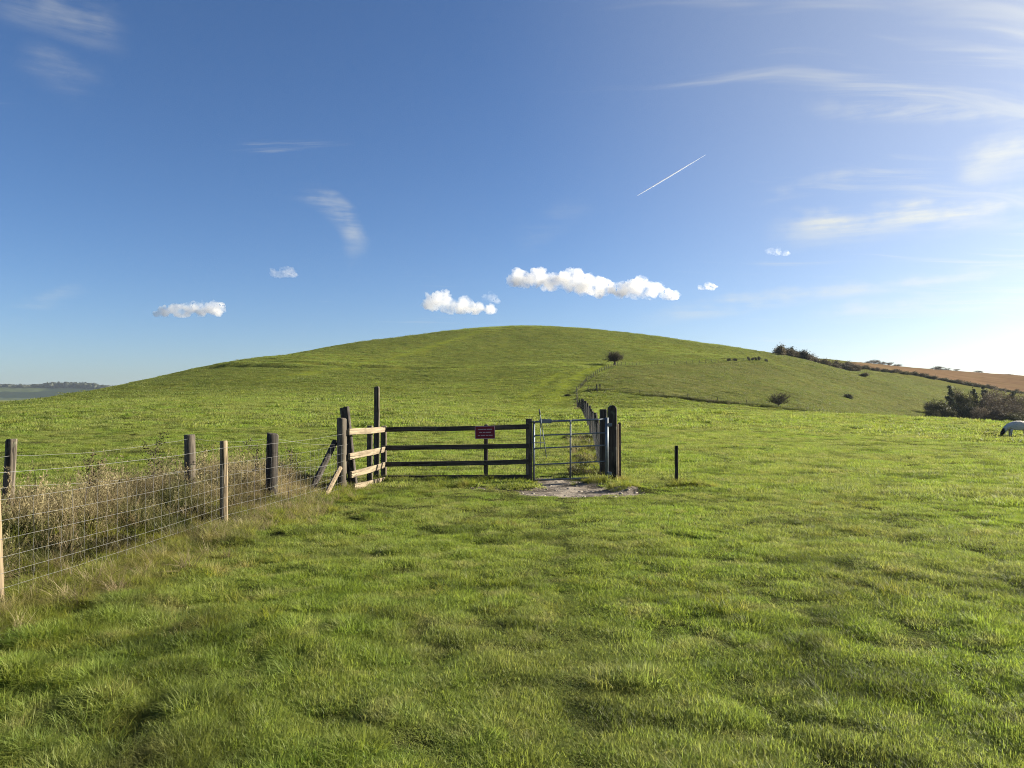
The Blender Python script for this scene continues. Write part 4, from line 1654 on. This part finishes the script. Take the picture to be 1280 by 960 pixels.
tree('hawthorn_tree', 'lone rounded dark hawthorn beside the fence high on the hill', 'tree', ('hawthorn', 3), 768, 222.5, 4.6, width=6.3, yaw=.4)
tree('thorn_tree', 'scraggy bare thorn tree standing on the wire cross fence', 'tree', ('thorn', 8), 973, 157, 3.9, width=5.2, yaw=1.0)
tree('gorse_bush', 'small dark low bush alone on the open slope above the wood', 'bush', ('gorse', 5), 1061, 245, 1.9, width=5.0)
tree('low_shrub', 'faint thin shrub on the slope below the hedge', 'bush', ('scrub', 6), 1079, 335, 2.2, width=6.0)
tree('gorse_bush', 'tiny dark bush left of the hill fence corner', 'bush', ('gorse', 5), 709, 140, .6, width=1.5)
# the wood in the hollow
rw = random.Random(5)
wood = [('olive', 1, 1164, 230, 6.0), ('pine', 2, 1187, 240, 13.6), ('olive', 4, 1176, 234, 9.5), ('olive', 1, 1203, 243, 12.5), ('pine', 5, 1217, 248, 13.2),
        ('broad', 3, 1195, 250, 12.8), ('pine', 2, 1230, 254, 13.8), ('broad', 6, 1237, 247, 14.6), ('bare', 7, 1246, 242, 14.6), ('broad', 3, 1255, 250, 14.2),
        ('pine', 5, 1265, 256, 13.2), ('broad', 6, 1273, 246, 13.6), ('bare', 7, 1284, 250, 14), ('broad', 3, 1296, 246, 14), ('olive', 4, 1211, 238, 9.2), ('bare', 9, 1226, 240, 12.5),
        ('broad', 6, 1310, 250, 14), ('bare', 9, 1262, 240, 12.5), ('olive', 1, 1188, 232, 7.0), ('broad', 3, 1246, 236, 10.5), ('bare', 7, 1280, 238, 11.5), ('broad', 6, 1222, 234, 9.0), ('olive', 4, 1264, 234, 8.0)]
lab = {'olive': 'olive green leafy tree in the wood in the hollow', 'pine': 'dark pointed pine in the wood in the hollow',
       'broad': 'brown autumn broadleaf tree in the wood in the hollow', 'bare': 'thin leafless tree in the wood in the hollow'}
for k, sd, px, d, h in wood:
    tree({'olive': 'leafy_tree', 'pine': 'pine_tree', 'broad': 'autumn_tree', 'bare': 'bare_tree'}[k], lab[k], 'tree', (k, sd), px, d, h, lab[k].split(' in the')[0] + 's of the hollow wood',
         width=rw.uniform(6.5, 9.0) if k != 'pine' else rw.uniform(6.5, 8.0))
tree('thorn_tree', 'small thorn tree at the open edge of the hollow wood', 'tree', ('thorn', 8), 1160, 262, 5.0, width=5.0, yaw=2)
# scrub on the shoulder where the green hill meets the brown field
for i in range(46):
    u = (i * 0.618) % 1.0
    px = 974 + 100 * u + rw.uniform(-3, 3)
    d = 352 + 40 * u + rw.uniform(0, 34) * (1 - .5 * u)
    kind = rw.choice([('scrub', 6), ('scrub', 6), ('bush', 2), ('scrub', 11), ('scrub', 11), ('gorse', 5)])
    kl = {'scrub': 'dry brown', 'bush': 'olive leafy', 'gorse': 'near black'}[kind[0]]
    tree('scrub_bush', kl + ' scrub bush in the thicket on the skyline shoulder', 'bush', kind, px, d, rw.uniform(3.8, 7.6) * (1.0 - .45 * u), 'scrub thicket on the shoulder', width=rw.uniform(6, 9))
for px, h, w in ((992, 7.0, 12), (1000, 7.5, 13), (1008, 6.0, 10)):
    tree('windswept_tree', 'dark windswept tree on top of the skyline scrub', 'tree', ('gorse', 5) if px == 1000 else ('hawthorn', 3), px, 398, h, 'windswept trees on the shoulder', width=w)
# hedge along the lower edge of the brown field
for i in range(44):
    u = i / 43
    px = 1060 + 260 * u
    d = float(np.interp(px, [1040, 1075, 1180, 1280, 1420], [396, 408, 430, 446, 456])) - 2
    kind = rw.choice([('scrub', 6), ('scrub', 11), ('bush', 2)])
    tree('hedge_bush', {'scrub': 'dry brown', 'bush': 'olive leafy'}[kind[0]] + ' hedge bush along the foot of the brown field', 'bush', kind, px + rw.uniform(-2, 2), d + rw.uniform(-2, 2),
         rw.uniform(1.6, 3.2), 'hedge below the brown field', width=rw.uniform(5, 8))
# trees that peep over the skylines
for px, d, h, w, py in ((901, 430, 7, 12, 433), (908, 432, 8, 14, 433), (917, 436, 6.5, 12, 435), (936, 440, 5.5, 11, 438)):
    x = P(px, 480, d).x
    tree('skyline_tree', 'bare tree top peeping over the hill skyline', 'tree', ('broad', 3), px, d, max(2.5, P(px, py - 1.5, d).z - hz(x, d)), 'tree tops over the hill', width=w)
for px, d, top, w in ((1086, 545, 450.5, 9), (1095, 548, 449, 10), (1103, 552, 451.2, 9), (1111, 550, 452.2, 8), (1122, 556, 454.5, 9), (1169, 560, 459, 9), (1175, 562, 457.2, 10), (1183, 560, 460.2, 8), (1195, 566, 462.2, 7), (1224, 570, 464, 9), (1262, 580, 468, 8)):
    x = P(px, 480, d).x
    tree('skyline_tree', 'low rounded tree behind the brown field skyline', 'tree', ('broad', 6), px, d, max(3, P(px, top, d).z - hz(x, d)), 'trees behind the brown field', width=w)
# dark little bushes along the upper fence
for px in (911, 919, 936, 941, 945, 949, 958):
    tree('fence_shrub', 'small dark shrub along the upper hill fence', 'bush', ('gorse', 5), px, 266 + (px - 905) * .2, rw.uniform(.9, 1.7), 'shrubs on the upper fence', width=rw.uniform(1.2, 2.2))


def dock(px, py, d, h, seed, label):
    rg = random.Random(seed)
    q = P(px, py, d)
    t = thing('dry_dock', label, 'weed', (q.x, q.y, hz(q.x, q.y)), 'dry weed stalks in the rough strip')
    parts = [tube([(0, 0, -.05), (.02, 0, h * .5), (.05, .02, h)], [.006, .005, .002], 5)]
    tips = []
    for k in range(7):
        z = h * (.5 + .45 * k / 7)
        az = rg.uniform(0, 6.28)
        e = Vector((.03 + math.cos(az) * .12, math.sin(az) * .12, z + .14))
        parts.append(tube([(.03, 0, z), e], [.003, .0015], 4))
        tips += [e, e * .6 + Vector((.012, 0, z * .4)), Vector((.04, .01, z + .05))]
    V, Fc = join_parts(parts)
    link('stalk', mesh_from('stalk', V, Fc, M_TWIG), t)
    V, T = leaf_faces(tips, 220, .014, .03, seed)
    link('seed_head', np_mesh('seed_head', V, T, M_LEAF_HAW), t)


dock(317, 600, 11.0, .95, 1, 'dry branched dock stalk left of the black fence post')
dock(360, 600, 11.4, .92, 2, 'dry dock stalk with dense dark seed heads right of the black fence post')
dock(190, 610, 9.6, .95, 3, 'tall pale dry stalk standing between two fence posts')
dock(106, 610, 8.6, .80, 4, 'thin dry stalk in the dead grass towards the leaning post')


# ------------------------------------------------------------------ sheep
def sheep():
    q = P(1263, 546, 38.5)
    z = hz(q.x, q.y)
    t = thing('sheep', 'white sheep with dark face grazing at the edge of the field', 'sheep', (q.x, q.y, z), rotz=R(183))
    t.scale = (1.08, 1.08, 1.08)
    # x forward; the fore feet stand at the origin
    J = {'pel': (-.72, 0, .60, .235), 'mid': (-.38, 0, .60, .285), 'che': (-.04, 0, .585, .24), 'nk': (.20, 0, .47, .135), 'nk2': (.33, 0, .30, .095),
         'hd': (.40, 0, .19, .078), 'mz': (.47, 0, .07, .045), 'rump': (-.92, 0, .56, .17), 'tail': (-1.02, 0, .40, .045)}
    E = [('pel', 'mid'), ('mid', 'che'), ('che', 'nk'), ('nk', 'nk2'), ('nk2', 'hd'), ('hd', 'mz'), ('pel', 'rump'), ('rump', 'tail')]
    for s, n in ((1, 'l'), (-1, 'r')):
        dx = .05 * s
        J['fs' + n] = (-.03 + dx, .13 * s, .42, .085); J['fk' + n] = (.0 + dx, .13 * s, .24, .042); J['ff' + n] = (0.0 + dx, .13 * s, .03, .032); J['ft' + n] = (.05 + dx, .13 * s, .012, .028)
        J['hs' + n] = (-.78 - dx, .14 * s, .42, .11); J['hk' + n] = (-.88 - dx, .14 * s, .27, .048); J['hf' + n] = (-.84 - dx, .14 * s, .03, .033); J['hu' + n] = (-.79 - dx, .14 * s, .012, .028)
        E += [('che', 'fs' + n), ('fs' + n, 'fk' + n), ('fk' + n, 'ff' + n), ('ff' + n, 'ft' + n), ('pel', 'hs' + n), ('hs' + n, 'hk' + n), ('hk' + n, 'hf' + n), ('hf' + n, 'hu' + n)]
        J['e1' + n] = (.37, .09 * s, .27, .03); J['e2' + n] = (.36, .17 * s, .27, .018)
        E += [('hd', 'e1' + n), ('e1' + n, 'e2' + n)]
    names = list(J)
    me = bpy.data.meshes.new('body')
    me.from_pydata([J[k][:3] for k in names], [(names.index(a), names.index(b)) for a, b in E], [])
    o = link('body', me, t)
    sk = o.modifiers.new('skin', 'SKIN')
    lay = me.skin_vertices[0] if me.skin_vertices else None
    if lay is None:
        bm = bmesh.new(); bm.from_mesh(me); bm.verts.layers.skin.verify(); bm.to_mesh(me); bm.free()
        lay = me.skin_vertices[0]
    for i, k in enumerate(names):
        r = J[k][3]
        lay.data[i].radius = (r, r)
        lay.data[i].use_root = (k == 'pel')
    o.modifiers.new('sub', 'SUBSURF').render_levels = 2
    o.modifiers['sub'].levels = 2
    tx = bpy.data.textures.new('wool', 'CLOUDS')
    tx.noise_scale = 0.07
    dm = o.modifiers.new('wool', 'DISPLACE')
    dm.texture = tx
    dm.strength = 0.035
    dm.mid_level = 0.5
    # wool on the trunk, dark bare skin on the face
    m, tt, out = material('sheep_coat')
    tc = tt.new('ShaderNodeTexCoord')
    sp = tt.new('ShaderNodeSeparateXYZ')
    tt.l.new(tc.outputs['Object'], sp.inputs[0])
    face = tt.step(sp.outputs[0], .30, .36)
    leg = tt.m('SUBTRACT', 1.0, tt.step(sp.outputs[2], .20, .30))
    n = tt.noise(tc.outputs['Object'], 22, 5, .7)
    c = tt.mix(n, (.42, .38, .32), (.68, .63, .54))
    c = tt.mix(leg, c, (.30, .28, .25))
    c = tt.mix(face, c, (.035, .03, .028))
    principled(tt, out, c, .95, .1, n, 1.0, .05)
    me.materials.append(m)


sheep()


# ------------------------------------------------------------------ the far ridge
def far_ridge():
    m, t, out = material('far_woodland_and_fields')
    geo = t.new('ShaderNodeNewGeometry')
    pos = geo.outputs['Position']
    n = t.noise(t.mapping(pos, (.005, .005, .02)), 1.0, 3, .5)
    n2 = t.noise(pos, .012, 5, .6)
    c = t.mix(t.step(n, .45, .52), (.018, .030, .018), (.060, .078, .034))
    c = t.mix(t.m('MULTIPLY', t.step(n2, .4, .7), .6), c, (.025, .032, .018))
    n3 = t.noise(t.mapping(pos, (.002, .002, .01), (0, 0, 0), (7, 3, 1)), 1.0, 2, .5)
    c = t.mix(t.step(n3, .72, .74), c, (.24, .21, .13))
    principled(t, out, c, 1.0, 0.0, n2, .6, 8.0)
    xs = np.linspace(-4600, -600, 220)
    ys = np.linspace(3050, 4900, 70)
    X, Y = np.meshgrid(xs, ys)
    px = 640 + X / 3500 * F
    top = np.interp(px, [-700, -300, -60, 0, 30, 60, 100, 130, 160, 260, 420], [44, 58, 66, 62, 58, 62, 60, 55, 46, 20, 0])
    v = np.clip((Y - 3050) / 480, 0, 1)
    w = np.clip((4900 - Y) / 1000, 0, 1)
    Z = -14 + (top + 9) * (v * v * (3 - 2 * v)) * (w * w * (3 - 2 * w)) + 5 * fbm(X, Y, .004, 3, 404) * v
    i = np.arange(X.size).reshape(X.shape)
    q = np.stack([i[:-1, :-1].ravel(), i[:-1, 1:].ravel(), i[1:, 1:].ravel(), i[1:, :-1].ravel()], 1)
    o = link('far_hill', np_mesh('far_hill', np.stack([X.ravel(), Y.ravel(), Z.ravel()], 1), q, m, True))
    tag(o, 'blue hazy wooded ridge far beyond the pasture', 'hill', kind='structure')
    # the belt of trees on its crest: one mass at that distance
    rg = np.random.default_rng(9)
    V, T = [], []
    ico = bmesh.new()
    bmesh.ops.create_icosphere(ico, subdivisions=2, radius=1)
    iv = np.array([v.co[:] for v in ico.verts]); it = np.array([[v.index for v in f.verts] for f in ico.faces])
    ico.free()
    k = 0
    for j in range(520):
        ppx = rg.uniform(-60, 155)
        dens = 1.0 if 56 < ppx < 145 else 0.45
        if rg.uniform() > dens:
            continue
        yy = rg.uniform(3420, 3600)
        xx = (ppx - 640) / F * yy
        zt = np.interp(640 + xx / 3500 * F, [-700, -300, -60, 0, 30, 60, 100, 130, 160, 260], [44, 58, 66, 62, 58, 62, 60, 55, 46, 20]) - 5
        s = np.array([rg.uniform(9, 16), rg.uniform(9, 16), rg.uniform(7, 12) * (1.35 if 56 < ppx < 120 else .75)])
        V.append(iv * (1 + .25 * rg.normal(0, 1, (len(iv), 1))) * s + np.array([xx, yy, zt]))
        T.append(it + k)
        k += len(iv)
    mm = leaf_material('far_leaf', (.02, .026, .014), (.045, .05, .026))
    o = link('far_wood', np_mesh('far_wood', np.concatenate(V), np.concatenate(T), mm, False))
    tag(o, 'belt of woodland along the crest of the far ridge', 'wood', kind='stuff')


far_ridge()


# ------------------------------------------------------------------ clouds
def volume_material(name, dens, col=(1, 1, 1), aniso=0.35):
    m, t, out = material(name)
    v = t.new('ShaderNodeVolumePrincipled')
    v.inputs['Color'].default_value = (*col, 1)
    v.inputs['Density'].default_value = dens
    v.inputs['Anisotropy'].default_value = aniso
    t.l.new(v.outputs[0], out.inputs['Volume'])
    return m


def cloud_material(name, dens, size):
    m, t, out = material(name)
    tc = t.new('ShaderNodeTexCoord')
    n = t.noise(tc.outputs['Object'], 1.0 / size, 4, 0.62)
    v = t.new('ShaderNodeVolumePrincipled')
    v.inputs['Color'].default_value = (0.90, 0.892, 0.875, 1)
    v.inputs['Anisotropy'].default_value = 0.4
    t.l.new(t.m('MULTIPLY', t.step(n, 0.34, 0.70), dens), v.inputs['Density'])
    t.l.new(v.outputs[0], out.inputs['Volume'])
    return m


M_CLOUD = cloud_material('cumulus', 0.022, 75.0)
M_CLOUD_THIN = cloud_material('thin_cumulus', 0.007, 50.0)
M_TRAIL = volume_material('ice_trail', 0.03, (1, 1, 1), 0.3)


def cloud(label, d, puffs, base_py, seed, mat=M_CLOUD):
    rg = random.Random(seed)
    cx = sum(p[0] for p in puffs) / len(puffs)
    org = P(cx, base_py, d)
    bm = bmesh.new()
    k = d / F
    for px, py, r in puffs:
        n = 2 + int(r / 2)
        for j in range(n):
            o = Vector((rg.uniform(-.8, .8), rg.uniform(-.9, .9), rg.uniform(-.35, .55))) * r * k if j else Vector((0, 0, 0))
            rr = r * k * (1 if j == 0 else rg.uniform(.35, .65))
            c = P(px, py, d) - org + o
            mtx = Matrix.Translation(c) @ Matrix.Diagonal((1, 1.2, .85, 1))
            bmesh.ops.create_icosphere(bm, subdivisions=3, radius=rr, matrix=mtx)
    me = bpy.data.meshes.new('cloud')
    bm.to_mesh(me)
    bm.free()
    o = bpy.data.objects.new('tmp', me)
    COL.objects.link(o)
    rm = o.modifiers.new('r', 'REMESH')
    rm.mode = 'VOXEL'
    rm.voxel_size = 0.8 * k
    dg = bpy.context.evaluated_depsgraph_get()
    ev = o.evaluated_get(dg)
    m2 = bpy.data.meshes.new_from_object(ev)
    bpy.data.objects.remove(o)
    n = len(m2.vertices)
    co = np.zeros(n * 3, np.float32); m2.vertices.foreach_get('co', co); co = co.reshape(-1, 3).astype(float)
    no = np.zeros(n * 3, np.float32); m2.vertices.foreach_get('normal', no); no = no.reshape(-1, 3)
    u = co / k
    f = (fbm(u[:, 0] + u[:, 1] * .6, u[:, 2] - u[:, 1] * .5, .16, 4, seed, .62) + fbm(u[:, 1] + 9, u[:, 2] + u[:, 0] * .4, .21, 3, seed + 7, .62)) * 4.6
    co = co + no * (f * k)[:, None]
    co[:, 2] = np.where(co[:, 2] < 0, co[:, 2] * .25, co[:, 2])
    m2.vertices.foreach_set('co', co.astype(np.float32).ravel())
    m2.materials.clear(); m2.materials.append(mat)
    m2.update()
    c = link('cloud', m2, None, org)
    tag(c, label, 'cloud')


cloud('largest long puffy white cloud above the hill top', 6200, [(652, 349, 13), (672, 347, 13), (692, 353, 12), (713, 351, 15), (732, 356, 15), (752, 359, 14), (775, 363, 11), (798, 360, 14), (815, 362, 12), (833, 367, 9), (842, 370, 6), (640, 352, 7)], 375, 31)
cloud('ragged white cloud just above the crest, second in size', 5200, [(549, 374, 11), (540, 378, 10), (563, 381, 11), (580, 382, 12), (597, 387, 8), (612, 388, 7), (556, 368, 7)], 393, 41)
cloud('small wisp of cloud above the end of the ragged cloud', 5200, [(608, 372, 5), (615, 371, 6), (620, 376, 4)], 379, 45, M_CLOUD_THIN)
cloud('small grey based cloud alone over the left slope', 6100, [(206, 390, 7), (220, 388, 9), (236, 387, 9), (252, 386, 10), (266, 386, 9), (275, 389, 6), (197, 392, 4)], 396, 51)
cloud('tiny white cloud puff right of the largest cloud', 6200, [(884, 358, 5), (891, 359, 5), (877, 360, 3)], 362, 61)
cloud('tiny thin cloud puff in the bright part of the sky', 6400, [(965, 315, 4), (973, 315, 5), (983, 317, 4)], 319, 65, M_CLOUD_THIN)
cloud('faint grey cloud puff below the feathery wisp', 6400, [(346, 342, 6), (357, 340, 8), (366, 342, 5)], 347, 71, M_CLOUD_THIN)


def contrail():
    d = 22000
    a, b = P(796, 245, d), P(882, 193.5, d * 1.05)
    org = a.copy()
    k = d / F
    n = 40
    pts, rad = [], []
    for i in range(n + 1):
        u = i / n
        p = a.lerp(b, u) - org
        pts.append(p + Vector((0, 0, random.uniform(-.12, .12) * k)))
        rad.append(k * (0.12 + 0.95 * math.sin(math.pi * (0.04 + 0.92 * u)) ** 0.7 * (1 - .45 * u)))
    V, Fc = tube(pts, rad, 10)
    o = link('contrail', mesh_from('contrail', V, Fc, M_TRAIL, True), None, org)
    tag(o, 'thin straight white vapour trail slanting across the blue sky', 'contrail')


contrail()


# ------------------------------------------------------------------ air
def haze():
    m = volume_material('clear_day_haze', 0.000036, (0.70, 0.82, 1.0), 0.2)
    x, y0, y1, z0, z1 = 5800, -1600, 5800, -30, 100
    V = [(-x, y0, z0), (x, y0, z0), (x, y1, z0), (-x, y1, z0), (-x, y0, z1), (x, y0, z1), (x, y1, z1), (-x, y1, z1)]
    Fc = [(3, 2, 1, 0), (4, 5, 6, 7), (0, 1, 5, 4), (1, 2, 6, 5), (2, 3, 7, 6), (3, 0, 4, 7)]
    o = link('haze', mesh_from('haze', V, Fc, m))
    tag(o, 'thin blue haze of a clear day', 'haze', kind='stuff')


haze()
